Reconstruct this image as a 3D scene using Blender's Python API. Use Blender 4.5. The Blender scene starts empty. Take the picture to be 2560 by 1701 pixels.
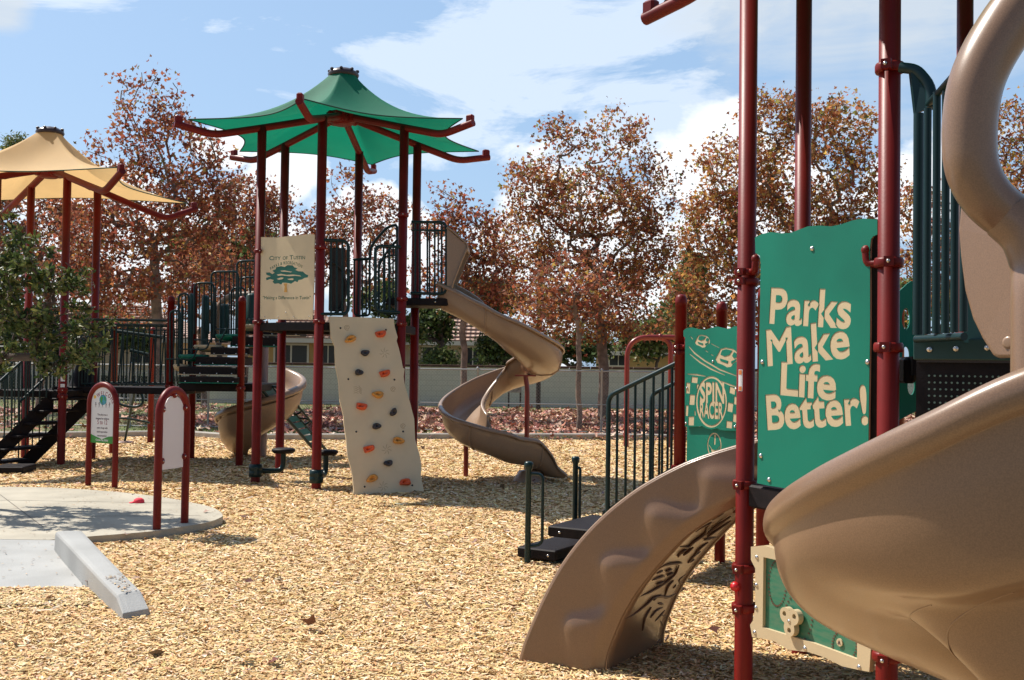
import bpy, math, random
import numpy as np
from mathutils import Vector, Matrix
R = math.radians
rnd = random.Random(7)
scene = bpy.context.scene
col = scene.collection

# ------------------------------------------------------------------ camera
FPX, W0, H0 = 2450.0, 2360.0, 1568.0          # focal length in units of a 2360 px wide frame
PITCH, ROLL, EYE = R(1.36), R(0.77), 1.6
fwd = Vector((0, math.cos(PITCH), math.sin(PITCH)))
up0 = Vector((0, -math.sin(PITCH), math.cos(PITCH)))
rt0 = Vector((1, 0, 0))
cup = up0 * math.cos(ROLL) - rt0 * math.sin(ROLL)
crt = rt0 * math.cos(ROLL) + up0 * math.sin(ROLL)
CAM = Vector((0, 0, EYE))
cd = bpy.data.cameras.new('camera'); cam = bpy.data.objects.new('camera', cd); col.objects.link(cam)
m = Matrix.Identity(4)
for i in range(3):
    m[i][0] = crt[i]; m[i][1] = cup[i]; m[i][2] = -fwd[i]; m[i][3] = CAM[i]
cam.matrix_world = m
cd.sensor_width = 36; cd.lens = 36 * FPX / W0; cd.clip_end = 2000; cd.clip_start = 0.05
scene.camera = cam

# ------------------------------------------------------------------ world + sun
SUN_DIR = Vector((-0.87, 0.49, 0)).normalized()      # ground direction towards the sun
SUN_EL = R(54)
w = bpy.data.worlds.new('World'); scene.world = w; w.use_nodes = True
nt = w.node_tree; nt.nodes.clear()
N = nt.nodes.new; L = nt.links.new
wo = N('ShaderNodeOutputWorld'); bg = N('ShaderNodeBackground'); bg.inputs[1].default_value = 0.085
sky = N('ShaderNodeTexSky'); sky.sky_type = 'NISHITA'; sky.sun_disc = False
sky.sun_elevation = SUN_EL; sky.sun_rotation = math.atan2(SUN_DIR.x, SUN_DIR.y)
sky.air_density = 1.0; sky.dust_density = 1.5; sky.ozone_density = 2.0
tc = N('ShaderNodeTexCoord')
def vec_dir(x, y):
    d = fwd * FPX + crt * (x - W0 / 2) - cup * (y - H0 / 2)
    return d.normalized()
def mathn(op, a, b=None, clamp=False):
    n = N('ShaderNodeMath'); n.operation = op; n.use_clamp = clamp
    for i, v in enumerate((a, b)):
        if v is None: continue
        if isinstance(v, (int, float)): n.inputs[i].default_value = v
        else: L(v, n.inputs[i])
    return n.outputs[0]
def world_noise(scale, sx, sy, sz, detail=8, rough=0.6, dist=0.0):
    mp = N('ShaderNodeMapping'); mp.inputs['Scale'].default_value = (sx, sy, sz); L(tc.outputs['Generated'], mp.inputs[0])
    n = N('ShaderNodeTexNoise'); n.inputs['Scale'].default_value = scale; n.inputs['Detail'].default_value = detail
    n.inputs['Roughness'].default_value = rough; n.inputs['Distortion'].default_value = dist; L(mp.outputs[0], n.inputs[0])
    return n.outputs[0]
nz_fine = world_noise(5.0, 1, 1, 3.2, 9, 0.62, 0.4)
nz_puff = world_noise(9.0, 1, 1, 1.6, 8, 0.55, 0.2)
def blob(x, y, rx, soft=1.0):
    """angular blob round a direction, 1 at its centre"""
    d = vec_dir(x, y); c = rx / FPX
    vd = N('ShaderNodeVectorMath'); vd.operation = 'DISTANCE'; L(tc.outputs['Generated'], vd.inputs[0]); vd.inputs[1].default_value = d
    a = mathn('DIVIDE', vd.outputs['Value'], c)
    return mathn('SUBTRACT', 1.0, a)
def cloud(blobs, noise, gain, k=0.9, off=0.55):
    s = None
    for b in blobs:
        o = blob(*b); o = mathn('MAXIMUM', o, -0.6)
        s = o if s is None else mathn('MAXIMUM', s, o)
    n = mathn('MULTIPLY', mathn('SUBTRACT', noise, off), k * 4)
    return mathn('MULTIPLY', mathn('ADD', s, n), gain, True)
c1 = cloud([(1080, 20, 330), (1280, 100, 330), (1450, 170, 330), (1560, 40, 300), (1600, 260, 220), (1250, 230, 200), (960, 15, 140)], nz_fine, 1.0, 3.0, 0.53)
c2 = cloud([(1650, 330, 75), (1700, 300, 90), (1580, 400, 90), (1700, 440, 200), (1330, 620, 260), (1500, 640, 240), (2130, 440, 120), (660, 400, 110), (520, 335, 75), (560, 560, 200), (860, 560, 160), (250, 600, 200)], nz_puff, 4.5, 0.6, 0.5)
c3 = cloud([(1900, 20, 300), (2080, 60, 260), (2300, 30, 260), (1720, 20, 170), (0, 20, 60)], nz_fine, 1.3, 0.7, 0.5)
mix0 = N('ShaderNodeMixRGB'); L(sky.outputs[0], mix0.inputs[1]); mix0.inputs[2].default_value = (4.1, 6.3, 9.2, 1)
veil = mathn('MULTIPLY', mathn('MINIMUM', mathn('MAXIMUM', blob(1180, 500, 3600), 0.0), 0.36), 1.45); L(veil, mix0.inputs[0])
mix1 = N('ShaderNodeMixRGB'); L(mix0.outputs[0], mix1.inputs[1]); L(mathn('MULTIPLY', c1, 0.62), mix1.inputs[0]); mix1.inputs[2].default_value = (7.6, 8.4, 9.4, 1)
mix2 = N('ShaderNodeMixRGB'); L(mix1.outputs[0], mix2.inputs[1]); L(mathn('MULTIPLY', c3, 0.8), mix2.inputs[0]); mix2.inputs[2].default_value = (6.0, 6.6, 7.2, 1)
mix3 = N('ShaderNodeMixRGB'); L(mix2.outputs[0], mix3.inputs[1]); L(mathn('MULTIPLY', c2, 0.92), mix3.inputs[0]); mix3.inputs[2].default_value = (9.6, 9.8, 10.0, 1)
L(mix3.outputs[0], bg.inputs[0]); L(bg.outputs[0], wo.inputs[0])
sl = bpy.data.lights.new('sun', 'SUN'); sl.energy = 5.0; sl.angle = R(0.5); sl.color = (1.0, 0.94, 0.85)
so = bpy.data.objects.new('sun', sl); col.objects.link(so); so.location = (0, 0, 30)
sdir = Vector((SUN_DIR.x * math.cos(SUN_EL), SUN_DIR.y * math.cos(SUN_EL), math.sin(SUN_EL)))
so.rotation_euler = sdir.to_track_quat('Z', 'Y').to_euler()
vs = scene.view_settings; vs.view_transform = 'Standard'; vs.look = 'None'; vs.gamma = 1; vs.use_curve_mapping = False
vs.exposure = 0.5

# ------------------------------------------------------------------ measuring helpers (give real 3-D points)
def ray(x, y):
    return fwd * FPX + crt * (x - W0 / 2) - cup * (y - H0 / 2)
def at(x, y, Y=None, h=None):
    d = ray(x, y)
    t = (Y / d.y) if Y is not None else ((h - EYE) / d.z)
    return CAM + d * t
def onpl(x, y, P, n):
    d = ray(x, y)
    return CAM + d * ((P - CAM).dot(n) / d.dot(n))
V = Vector
Zu = V((0, 0, 1))

# ------------------------------------------------------------------ materials
def mat(name, c, rough=0.5, var=0.0, vscale=8, bump=0.0, bscale=60, spec=0.5, metal=0.0, c2=None, detail=4, attr=None, transl=0.0, coat=0.0, stretch=None):
    mt = bpy.data.materials.new(name); mt.use_nodes = True
    nt = mt.node_tree; b = nt.nodes['Principled BSDF']; N = nt.nodes.new; L = nt.links.new
    b.inputs['Roughness'].default_value = rough; b.inputs['Specular IOR Level'].default_value = spec; b.inputs['Metallic'].default_value = metal
    b.inputs['Base Color'].default_value = (*c, 1)
    if coat: b.inputs['Coat Weight'].default_value = coat; b.inputs['Coat Roughness'].default_value = 0.15
    tcn = N('ShaderNodeTexCoord'); src = tcn.outputs['Object']
    if stretch:
        mp = N('ShaderNodeMapping'); mp.inputs['Scale'].default_value = stretch; L(src, mp.inputs[0]); src = mp.outputs[0]
    colout = None
    if attr:
        a = N('ShaderNodeAttribute'); a.attribute_name = attr; colout = a.outputs['Color']
    if var or c2:
        n = N('ShaderNodeTexNoise'); n.inputs['Scale'].default_value = vscale; n.inputs['Detail'].default_value = detail; L(src, n.inputs[0])
        r = N('ShaderNodeValToRGB'); L(n.outputs[0], r.inputs[0])
        d = c2 or tuple(max(0, v * (1 - var)) for v in c)
        e = c if c2 else tuple(min(1, v * (1 + var)) for v in c)
        r.color_ramp.elements[0].position = 0.35; r.color_ramp.elements[1].position = 0.65
        r.color_ramp.elements[0].color = (*d, 1); r.color_ramp.elements[1].color = (*e, 1)
        colout = r.outputs[0]
    if colout is not None: L(colout, b.inputs['Base Color'])
    if bump:
        n2 = N('ShaderNodeTexNoise'); n2.inputs['Scale'].default_value = bscale; n2.inputs['Detail'].default_value = 5; L(src, n2.inputs[0])
        bp = N('ShaderNodeBump'); bp.inputs['Strength'].default_value = bump; bp.inputs['Distance'].default_value = 0.01
        L(n2.outputs[0], bp.inputs['Height']); L(bp.outputs[0], b.inputs['Normal'])
    if transl:
        t = N('ShaderNodeBsdfTranslucent'); mx = N('ShaderNodeMixShader'); mx.inputs[0].default_value = transl
        if colout is not None: L(colout, t.inputs[0])
        else: t.inputs[0].default_value = (*c, 1)
        L(b.outputs[0], mx.inputs[1]); L(t.outputs[0], mx.inputs[2]); L(mx.outputs[0], nt.nodes['Material Output'].inputs[0])
    return mt
M = {}
M['capbrown'] = mat('dark_cap_plastic', (0.05, 0.025, 0.022), 0.35)
M['red'] = mat('maroon_powder_coat', (0.145, 0.008, 0.006), 0.42, 0.18, 3, 0.03, 90, spec=0.22)
M['redbright'] = mat('red_powder_coat', (0.20, 0.02, 0.014), 0.3, 0.1, 3)
M['green'] = mat('dark_green_coat', (0.005, 0.024, 0.026), 0.34, 0.1, 5, spec=0.3)
M['greenpanel'] = mat('dark_green_plastic', (0.008, 0.045, 0.04), 0.42, 0.15, 5)
M['black'] = mat('black_vinyl_deck', (0.010, 0.007, 0.008), 0.6, 0.25, 20, 0.2, 150, spec=0.18)
M['deckbrown'] = mat('dark_brown_plastic', (0.030, 0.018, 0.015), 0.55, 0.2, 20)
M['teal'] = mat('teal_plastic', (0.003, 0.155, 0.10), 0.45, 0.12, 2.2, 0.06, 220, spec=0.3)
M['beige'] = mat('beige_plastic', (0.52, 0.41, 0.25), 0.5, 0.05, 3, 0.06, 220)
M['climb'] = mat('tan_climbing_sheet', (0.66, 0.525, 0.33), 0.55, 0.05, 3, 0.08, 160)
M['logogreen'] = mat('logo_green', (0.006, 0.12, 0.085), 0.5)
M['logoorange'] = mat('logo_orange', (0.55, 0.28, 0.05), 0.5)
M['slide'] = mat('speckled_sand_plastic', (0.215, 0.128, 0.076), 0.34, 0.13, 260, 0.03, 300, coat=0.35)
M['slide2'] = mat('sand_plastic', (0.27, 0.172, 0.108), 0.36, 0.06, 60, 0.03, 200, coat=0.3)
M['slidegroove'] = mat('dark_sand_plastic', (0.10, 0.05, 0.03), 0.5)
M['pole'] = mat('taupe_pole', (0.22, 0.14, 0.115), 0.4)
M['white'] = mat('white_sign', (0.72, 0.72, 0.74), 0.45, 0.02, 3)
M['whiteback'] = mat('grey_white_sign_back', (0.62, 0.60, 0.64), 0.5, 0.04, 2)
M['signgreen'] = mat('sign_green', (0.03, 0.25, 0.035), 0.45)
M['signblue'] = mat('sign_blue', (0.04, 0.30, 0.42), 0.45)
M['signdark'] = mat('sign_print', (0.06, 0.03, 0.05), 0.5)
M['signmaroon'] = mat('sign_maroon_print', (0.25, 0.03, 0.07), 0.5)
M['sunyellow'] = mat('sign_yellow', (0.75, 0.45, 0.05), 0.5)
M['holdred'] = mat('orange_hold', (0.62, 0.085, 0.02), 0.5, 0.1, 12, 0.2, 60)
M['holdyel'] = mat('yellow_hold', (0.60, 0.27, 0.05), 0.5, 0.1, 12, 0.2, 60)
M['holdblk'] = mat('charcoal_hold', (0.035, 0.03, 0.035), 0.5, 0.2, 12, 0.2, 60)
M['bolt'] = mat('steel_bolt', (0.6, 0.58, 0.56), 0.25, metal=0.9)
M['galv'] = mat('galvanised_steel', (0.33, 0.33, 0.33), 0.5, metal=0.5)
M['darkpost'] = mat('dark_post', (0.03, 0.022, 0.02), 0.6)
M['cap'] = mat('pink_red_cloth', (0.75, 0.04, 0.07), 0.8)
M['fabgreen'] = mat('green_shade_cloth', (0.003, 0.19, 0.108), 0.75, 0.10, 1.2, 0.05, 400, transl=0.42)
M['fabyellow'] = mat('yellow_shade_cloth', (0.70, 0.48, 0.22), 0.75, 0.07, 1.2, 0.05, 400, transl=0.42)
M['seam'] = mat('dark_seam', (0.004, 0.05, 0.03), 0.8)
M['bark'] = mat('sycamore_bark', (0.20, 0.145, 0.11), 0.85, 0.35, 6, 0.5, 30)
M['barkdark'] = mat('dark_bark', (0.10, 0.07, 0.055), 0.85, 0.35, 6, 0.5, 30)
M['leaf'] = mat('sycamore_leaf', (0.2, 0.06, 0.03), 0.6, attr='tint', transl=0.45, spec=0.3)
M['leafgreen'] = mat('green_leaf', (0.05, 0.1, 0.03), 0.5, attr='tint', transl=0.3, spec=0.35)
M['chip'] = mat('wood_chip', (0.5, 0.3, 0.15), 0.8, attr='tint', spec=0.2)
M['litter'] = mat('dry_leaf', (0.3, 0.1, 0.05), 0.75, attr='tint', spec=0.25)
M['grassblade'] = mat('grass_blade', (0.1, 0.2, 0.03), 0.7, attr='tint', transl=0.3)

def link(o, parent=None):
    col.objects.link(o)
    if parent is not None: o.parent = parent
    return o
def tag(o, label=None, cat=None, group=None, kind=None):
    if label: o['label'] = label
    if cat: o['category'] = cat
    if group: o['group'] = group
    if kind: o['kind'] = kind
    return o
def empty(name, loc, label, cat, group=None):
    o = bpy.data.objects.new(name, None); o.empty_display_size = 0.2
    col.objects.link(o); o.location = loc; o['_o'] = 1
    del o['_o']
    return tag(o, label, cat, group)

class MB:
    """collects geometry in world space, built as one mesh object"""
    def __init__(s): s.v = []; s.f = []; s.sm = []
    def add(s, vs, fs, smooth=False):
        b = len(s.v); s.v += [tuple(p) for p in vs]
        for f in fs: s.f.append(tuple(b + i for i in f)); s.sm.append(smooth)
    def box(s, c, size, ax=None, ay=None, az=None, bev=0.0):
        ax = (ax or V((1, 0, 0))).normalized(); az = (az or Zu).normalized(); ay = (ay or az.cross(ax)).normalized()
        c = V(c); hx, hy, hz = size[0] / 2, size[1] / 2, size[2] / 2
        b = min(bev, hx * .9, hy * .9, hz * .9)
        if b <= 0:
            vs = [c + ax * (sx * hx) + ay * (sy * hy) + az * (sz * hz) for sx in (-1, 1) for sy in (-1, 1) for sz in (-1, 1)]
            s.add(vs, [(0, 1, 3, 2), (4, 6, 7, 5), (0, 4, 5, 1), (2, 3, 7, 6), (0, 2, 6, 4), (1, 5, 7, 3)])
            return
        # chamfered box: rings
        rings = []
        for z, ins in ((-hz, b), (-hz + b, 0), (hz - b, 0), (hz, b)):
            X, Y = hx - ins, hy - ins; k = b if ins == 0 else b * .6
            pts = [(X - k, -Y), (X, -Y + k), (X, Y - k), (X - k, Y), (-X + k, Y), (-X, Y - k), (-X, -Y + k), (-X + k, -Y)]
            rings.append([c + ax * p[0] + ay * p[1] + az * z for p in pts])
        vs = [p for r in rings for p in r]; fs = []
        for k in range(3):
            for i in range(8):
                j = (i + 1) % 8; fs.append((k * 8 + i, k * 8 + j, k * 8 + 8 + j, k * 8 + 8 + i))
        fs.append(tuple(range(7, -1, -1))); fs.append(tuple(range(24, 32)))
        s.add(vs, fs)
    def tube(s, pts, r, seg=10, cap=True, closed=False, smooth=True):
        pts = [V(p) for p in pts]; n = len(pts)
        rs = r if isinstance(r, (list, tuple)) else [r] * n
        t0 = (pts[1] - pts[0]).normalized()
        u = t0.orthogonal().normalized(); vs = []
        for i, p in enumerate(pts):
            if closed: t = (pts[(i + 1) % n] - pts[i - 1]).normalized()
            else: t = (pts[min(i + 1, n - 1)] - pts[max(i - 1, 0)]).normalized()
            u = (u - t * u.dot(t))
            u = u.normalized() if u.length > 1e-6 else t.orthogonal().normalized()
            b = t.cross(u)
            for k in range(seg):
                a = 2 * math.pi * k / seg
                vs.append(p + (u * math.cos(a) + b * math.sin(a)) * rs[i])
        fs = []
        for i in range(n if closed else n - 1):
            a0 = i * seg; b0 = ((i + 1) % n) * seg
            for k in range(seg):
                j = (k + 1) % seg; fs.append((a0 + k, a0 + j, b0 + j, b0 + k))
        s.add(vs, fs, smooth)
        if cap and not closed:
            s.add(vs[:seg], [tuple(range(seg - 1, -1, -1))]); s.add(vs[-seg:], [tuple(range(seg))])
    def lathe(s, base, axis, prof, seg=16, smooth=True):
        axis = axis.normalized(); u = axis.orthogonal().normalized(); b = axis.cross(u); vs = []
        for (r, z) in prof:
            for k in range(seg):
                a = 2 * math.pi * k / seg
                vs.append(V(base) + axis * z + (u * math.cos(a) + b * math.sin(a)) * max(r, 1e-4))
        fs = []
        for i in range(len(prof) - 1):
            for k in range(seg):
                j = (k + 1) % seg; fs.append((i * seg + k, i * seg + j, (i + 1) * seg + j, (i + 1) * seg + k))
        s.add(vs, fs, smooth)
    def ball(s, c, r, seg=10):
        s.lathe(V(c), Zu, [(r * math.cos(a), r * math.sin(a)) for a in [R(-90 + 180 * i / 6) for i in range(7)]], seg)
    def grid(s, rows, smooth=True, closed=False):
        n = len(rows[0]); vs = [p for r in rows for p in r]; fs = []
        for i in range(len(rows) - 1):
            for k in range(n if closed else n - 1):
                j = (k + 1) % n; fs.append((i * n + k, i * n + j, (i + 1) * n + j, (i + 1) * n + k))
        s.add(vs, fs, smooth)
    def prism(s, poly, nrm, th):
        """flat polygon (list of points) extruded by -nrm*th"""
        n = len(poly); a = [V(p) for p in poly]; b = [p - nrm * th for p in a]
        s.add(a + b, [tuple(range(n)), tuple(range(2 * n - 1, n - 1, -1))] + [(i, n + i, n + (i + 1) % n, (i + 1) % n) for i in range(n)])
    def build(s, name, mt, parent=None, thick=0.0, weld=0.0):
        me = bpy.data.meshes.new(name)
        org = V((0, 0, 0)) if parent is None else wloc(parent)
        me.from_pydata([tuple(V(p) - org) for p in s.v], [], s.f); me.update()
        me.polygons.foreach_set('use_smooth', s.sm)
        me.materials.append(M[mt] if isinstance(mt, str) else mt)
        o = bpy.data.objects.new(name, me); link(o, parent)
        if weld:
            md = o.modifiers.new('weld', 'WELD'); md.merge_threshold = weld
        if thick:
            md = o.modifiers.new('solid', 'SOLIDIFY'); md.thickness = thick; md.offset = -1
        return o
def wloc(o):
    p = V((0, 0, 0))
    while o is not None: p = p + V(o.location); o = o.parent
    return p

def sample(pts, k=6, closed=False):
    """catmull-rom"""
    P_ = [V(p) for p in pts]; n = len(P_); out = []
    for i in range(n if closed else n - 1):
        if closed: p0, p1, p2, p3 = P_[i - 1], P_[i], P_[(i + 1) % n], P_[(i + 2) % n]
        else: p0, p1, p2, p3 = P_[max(i - 1, 0)], P_[i], P_[i + 1], P_[min(i + 2, n - 1)]
        for j in range(k):
            t = j / k
            out.append(0.5 * ((2 * p1) + (p2 - p0) * t + (2 * p0 - 5 * p1 + 4 * p2 - p3) * t * t + (3 * p1 - p0 - 3 * p2 + p3) * t ** 3))
    if not closed: out.append(P_[-1])
    return out
def rounded(pts, r=0.06, k=4, closed=False):
    """polyline with rounded corners"""
    P_ = [V(p) for p in pts]; n = len(P_); out = []
    rng = range(n) if closed else range(1, n - 1)
    if not closed: out.append(P_[0])
    for i in rng:
        p, a, b = P_[i], P_[i - 1], P_[(i + 1) % n]
        da = (a - p); db = (b - p); rr = min(r, da.length * .45, db.length * .45)
        s_ = p + da.normalized() * rr; e_ = p + db.normalized() * rr
        for j in range(k + 1):
            t = j / k; out.append(s_ * (1 - t) ** 2 + p * 2 * t * (1 - t) + e_ * t * t)
    if not closed: out.append(P_[-1])
    return out

# ---- text and carved panels --------------------------------------------------
def text_loops(body, size, bold=0.0, sx=1.0, space=1.0):
    cu = bpy.data.curves.new('t', 'FONT'); cu.body = body; cu.size = size; cu.space_character = space
    o = bpy.data.objects.new('t', cu); col.objects.link(o)
    dg = bpy.context.evaluated_depsgraph_get(); dg.update()
    oc = o.evaluated_get(dg).to_curve(dg)
    loops = []
    for sp in oc.splines:
        pts = []
        if sp.type == 'BEZIER':
            bp = sp.bezier_points; n = len(bp)
            for i in range(n):
                a, b = bp[i], bp[(i + 1) % n]
                p0, p1, p2, p3 = a.co, a.handle_right, b.handle_left, b.co
                straight = abs((p1 - p0).cross(p3 - p0).z) + abs((p2 - p0).cross(p3 - p0).z) < 1e-6 * size * size
                kk = 1 if straight else 4
                for j in range(kk):
                    t = j / kk
                    q = p0 * (1 - t) ** 3 + p1 * 3 * t * (1 - t) ** 2 + p2 * 3 * t * t * (1 - t) + p3 * t ** 3
                    pts.append((q.x, q.y))
        else:
            pts = [(p.co.x, p.co.y) for p in sp.points]
        q = []
        for p in pts:
            if not q or (abs(p[0] - q[-1][0]) + abs(p[1] - q[-1][1])) > size * 1e-3: q.append(p)
        if len(q) > 2: loops.append(q)
    bpy.data.objects.remove(o)
    if bold:
        # outer contours of the font decide the sign
        big = max(loops, key=lambda l: abs(area(l))); sg = 1 if area(big) < 0 else -1
        loops = [offset_loop(l, bold * sg) for l in loops]
    return [[(p[0] * sx, p[1]) for p in l] for l in loops]
def area(l): return 0.5 * sum(l[i - 1][0] * l[i][1] - l[i][0] * l[i - 1][1] for i in range(len(l)))
def offset_loop(l, d):
    n = len(l); out = []
    for i in range(n):
        a = V((l[i - 1][0], l[i - 1][1])); p = V((l[i][0], l[i][1])); b = V((l[(i + 1) % n][0], l[(i + 1) % n][1]))
        e1 = (p - a).normalized(); e2 = (b - p).normalized()
        n1 = V((-e1.y, e1.x)); n2 = V((-e2.y, e2.x)); nn = n1 + n2
        if nn.length < 0.3: nn = n1
        nn.normalize(); k = 1 / max(nn.dot(n1), 0.5)
        q = p + nn * d * k; out.append((q.x, q.y))
    return out
def xf(loops, x, y, rot=0.0, s=1.0):
    c, sn = math.cos(rot), math.sin(rot)
    return [[(x + s * (p[0] * c - p[1] * sn), y + s * (p[0] * sn + p[1] * c)) for p in l] for l in loops]
def arc_text(body, size, cx, cy, rad, mid=90, bold=0.0, sx=1.0, gap=1.0, inside=False):
    """letters along an arc, centred at angle mid"""
    ws = []
    for ch in body:
        if ch == ' ': ws.append((None, size * 0.33)); continue
        l = text_loops(ch, size, bold, sx); x1 = max(p[0] for q in l for p in q); ws.append((l, x1 + size * 0.09 * gap))
    tot = sum(w_[1] for w_ in ws); a = R(mid) + tot / rad / 2; out = []
    for l, w_ in ws:
        a -= w_ / rad / 2
        if l:
            ll = [[(p[0] - w_ / 2, p[1]) for p in q] for q in l]
            out += xf(ll, cx + rad * math.cos(a), cy + rad * math.sin(a), a - math.pi / 2)
        a -= w_ / rad / 2
    return out
class Frame:
    """vertical (or tilted) plane with u to the right, v up, n towards the viewer"""
    def __init__(s, O, U, Vv=None):
        s.O = V(O); s.U = V(U).normalized(); s.V = V(Vv or Zu).normalized(); s.N = s.U.cross(s.V).normalized()
    def p(s, u, v, d=0.0): return s.O + s.U * u + s.V * v + s.N * d
    def uv(s, x, y):
        q = onpl(x, y, s.O, s.N) - s.O; return (q.dot(s.U), q.dot(s.V))
def _inside(px, py, loops):
    c = np.zeros(len(px), bool)
    for l in loops:
        n = len(l)
        for i in range(n):
            x1, y1 = l[i]; x2, y2 = l[i - 1]
            if y1 == y2: continue
            c ^= ((y1 > py) != (y2 > py)) & (px < (x2 - x1) * (py - y1) / (y2 - y1) + x1)
    return c
def flat(name, mt, fr, loops, d, th, parent, cut=()):
    """2-D region (even-odd over loops, minus every even-odd group in cut) at offset d in front of frame, th thick"""
    from mathutils.geometry import delaunay_2d_cdt
    vs, es = [], []
    for g in [loops] + list(cut):
        for l in g:
            b = len(vs); n = len(l); vs += [V((p[0], p[1])) for p in l]; es += [(b + i, b + (i + 1) % n) for i in range(n)]
    vo, eo, fo_, *_r = delaunay_2d_cdt(vs, es, [], 0, 1e-5)
    P_ = np.array([(v.x, v.y) for v in vo]); F_ = np.array([f for f in fo_ if len(f) == 3]); cen = P_[F_].mean(1)
    keep = _inside(cen[:, 0], cen[:, 1], loops)
    for g in cut: keep &= ~_inside(cen[:, 0], cen[:, 1], g)
    F_ = F_[keep]; n = len(P_); faces = []
    ed = {}
    for f in F_:
        a, b, c = (int(x) for x in f)
        if (P_[b][0] - P_[a][0]) * (P_[c][1] - P_[a][1]) - (P_[b][1] - P_[a][1]) * (P_[c][0] - P_[a][0]) < 0: b, c = c, b
        faces.append((a, b, c)); faces.append((n + a, n + c, n + b))
        for e in ((a, b), (b, c), (c, a)): ed[e] = 1
    for (a, b) in list(ed):
        if (b, a) not in ed: faces.append((b, a, n + a, n + b))
    org = V((0, 0, 0)) if parent is None else wloc(parent)
    used = sorted({i for f in faces for i in f}); mp = {u: k for k, u in enumerate(used)}
    co = [fr.p(P_[i % n][0], P_[i % n][1], d - (th if i >= n else 0)) - org for i in used]
    me = bpy.data.meshes.new(name); me.from_pydata([tuple(c) for c in co], [], [tuple(mp[i] for i in f) for f in faces]); me.update()
    me.materials.append(M[mt] if isinstance(mt, str) else mt)
    ob = bpy.data.objects.new(name, me); link(ob, parent); return ob
def circ(x, y, rx, ry=None, n=24, a0=0):
    ry = ry or rx
    return [(x + rx * math.cos(a0 + 2 * math.pi * i / n), y + ry * math.sin(a0 + 2 * math.pi * i / n)) for i in range(n)]
def stroke(pts, wd):
    """2-D polyline as thin closed ribbon"""
    n = len(pts); Lf = []; Rt = []
    for i in range(n):
        a = V(pts[max(i - 1, 0)]); b = V(pts[min(i + 1, n - 1)]); t = (b - a).normalized(); nn = V((-t.y, t.x)); p = V(pts[i])
        k = wd / 2 * (1 if 0 < i < n - 1 else 0.5)
        Lf.append(tuple(p + nn * k)); Rt.append(tuple(p - nn * k))
    return Lf + Rt[::-1]

# ---- repeated playground pieces ------------------------------------------------
def post(parent, x, y, top, r, name='post', cap=True, bottom=-0.25):
    mb = MB(); prof = [(r, bottom), (r, top - (0.05 if cap else 0))]
    if cap: prof += [(r * 1.04, top - 0.05), (r * 1.04, top - 0.02), (r * .9, top + r * .35), (r * .6, top + r * .75), (0, top + r * .9)]
    else: prof += [(0, top)]
    mb.lathe(V((x, y, 0)), Zu, prof, 20)
    return mb.build(name, 'red', parent)
def collar(parent, x, y, h, r, dirv=None, mt='red', hook=None, th=0.05):
    mb = MB(); e = r + 0.012
    mb.lathe(V((x, y, h)), Zu, [(r, -th / 2), (e, -th / 2), (e + 0.004, -th / 4), (e + 0.004, th / 4), (e, th / 2), (r, th / 2)], 20)
    d = dirv.normalized() if dirv is not None else V((-0.8, -0.6, 0))
    s_ = d.cross(Zu)
    c = V((x, y, h)) + d * (r + 0.024)
    mb.box(c, (0.045, 0.04, th), d, s_)
    if hook is not None:
        hk = hook.normalized()
        mb.tube(rounded([V((x, y, h)) + hk * r, V((x, y, h)) + hk * (r + 0.05), V((x, y, h)) + hk * (r + 0.055) + Zu * 0.05], 0.03), 0.018, 8)
        mb.ball(V((x, y, h)) + hk * (r + 0.055) + Zu * 0.06, 0.022)
    o = mb.build('collar', mt, parent)
    b = MB(); b.ball(c + d * 0.022 + s_ * 0.002, 0.009, 8); b.build('bolt', 'bolt', o)
    return o
def bolts(parent, pts, n, r=0.011):
    for p in pts:
        mb = MB(); mb.lathe(V(p), n, [(r, 0), (r, 0.002), (r * .75, r * .5), (0, r * .75)], 10); mb.build('bolt', 'bolt', parent)
def rail_loop(parent, path, bars, r=0.02, rb=0.012, mt='green', name='guard_rail'):
    mb = MB(); mb.tube(path, r, 10)
    for a, b in bars: mb.tube([a, b], rb, 8)
    return mb.build(name, mt, parent)

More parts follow.
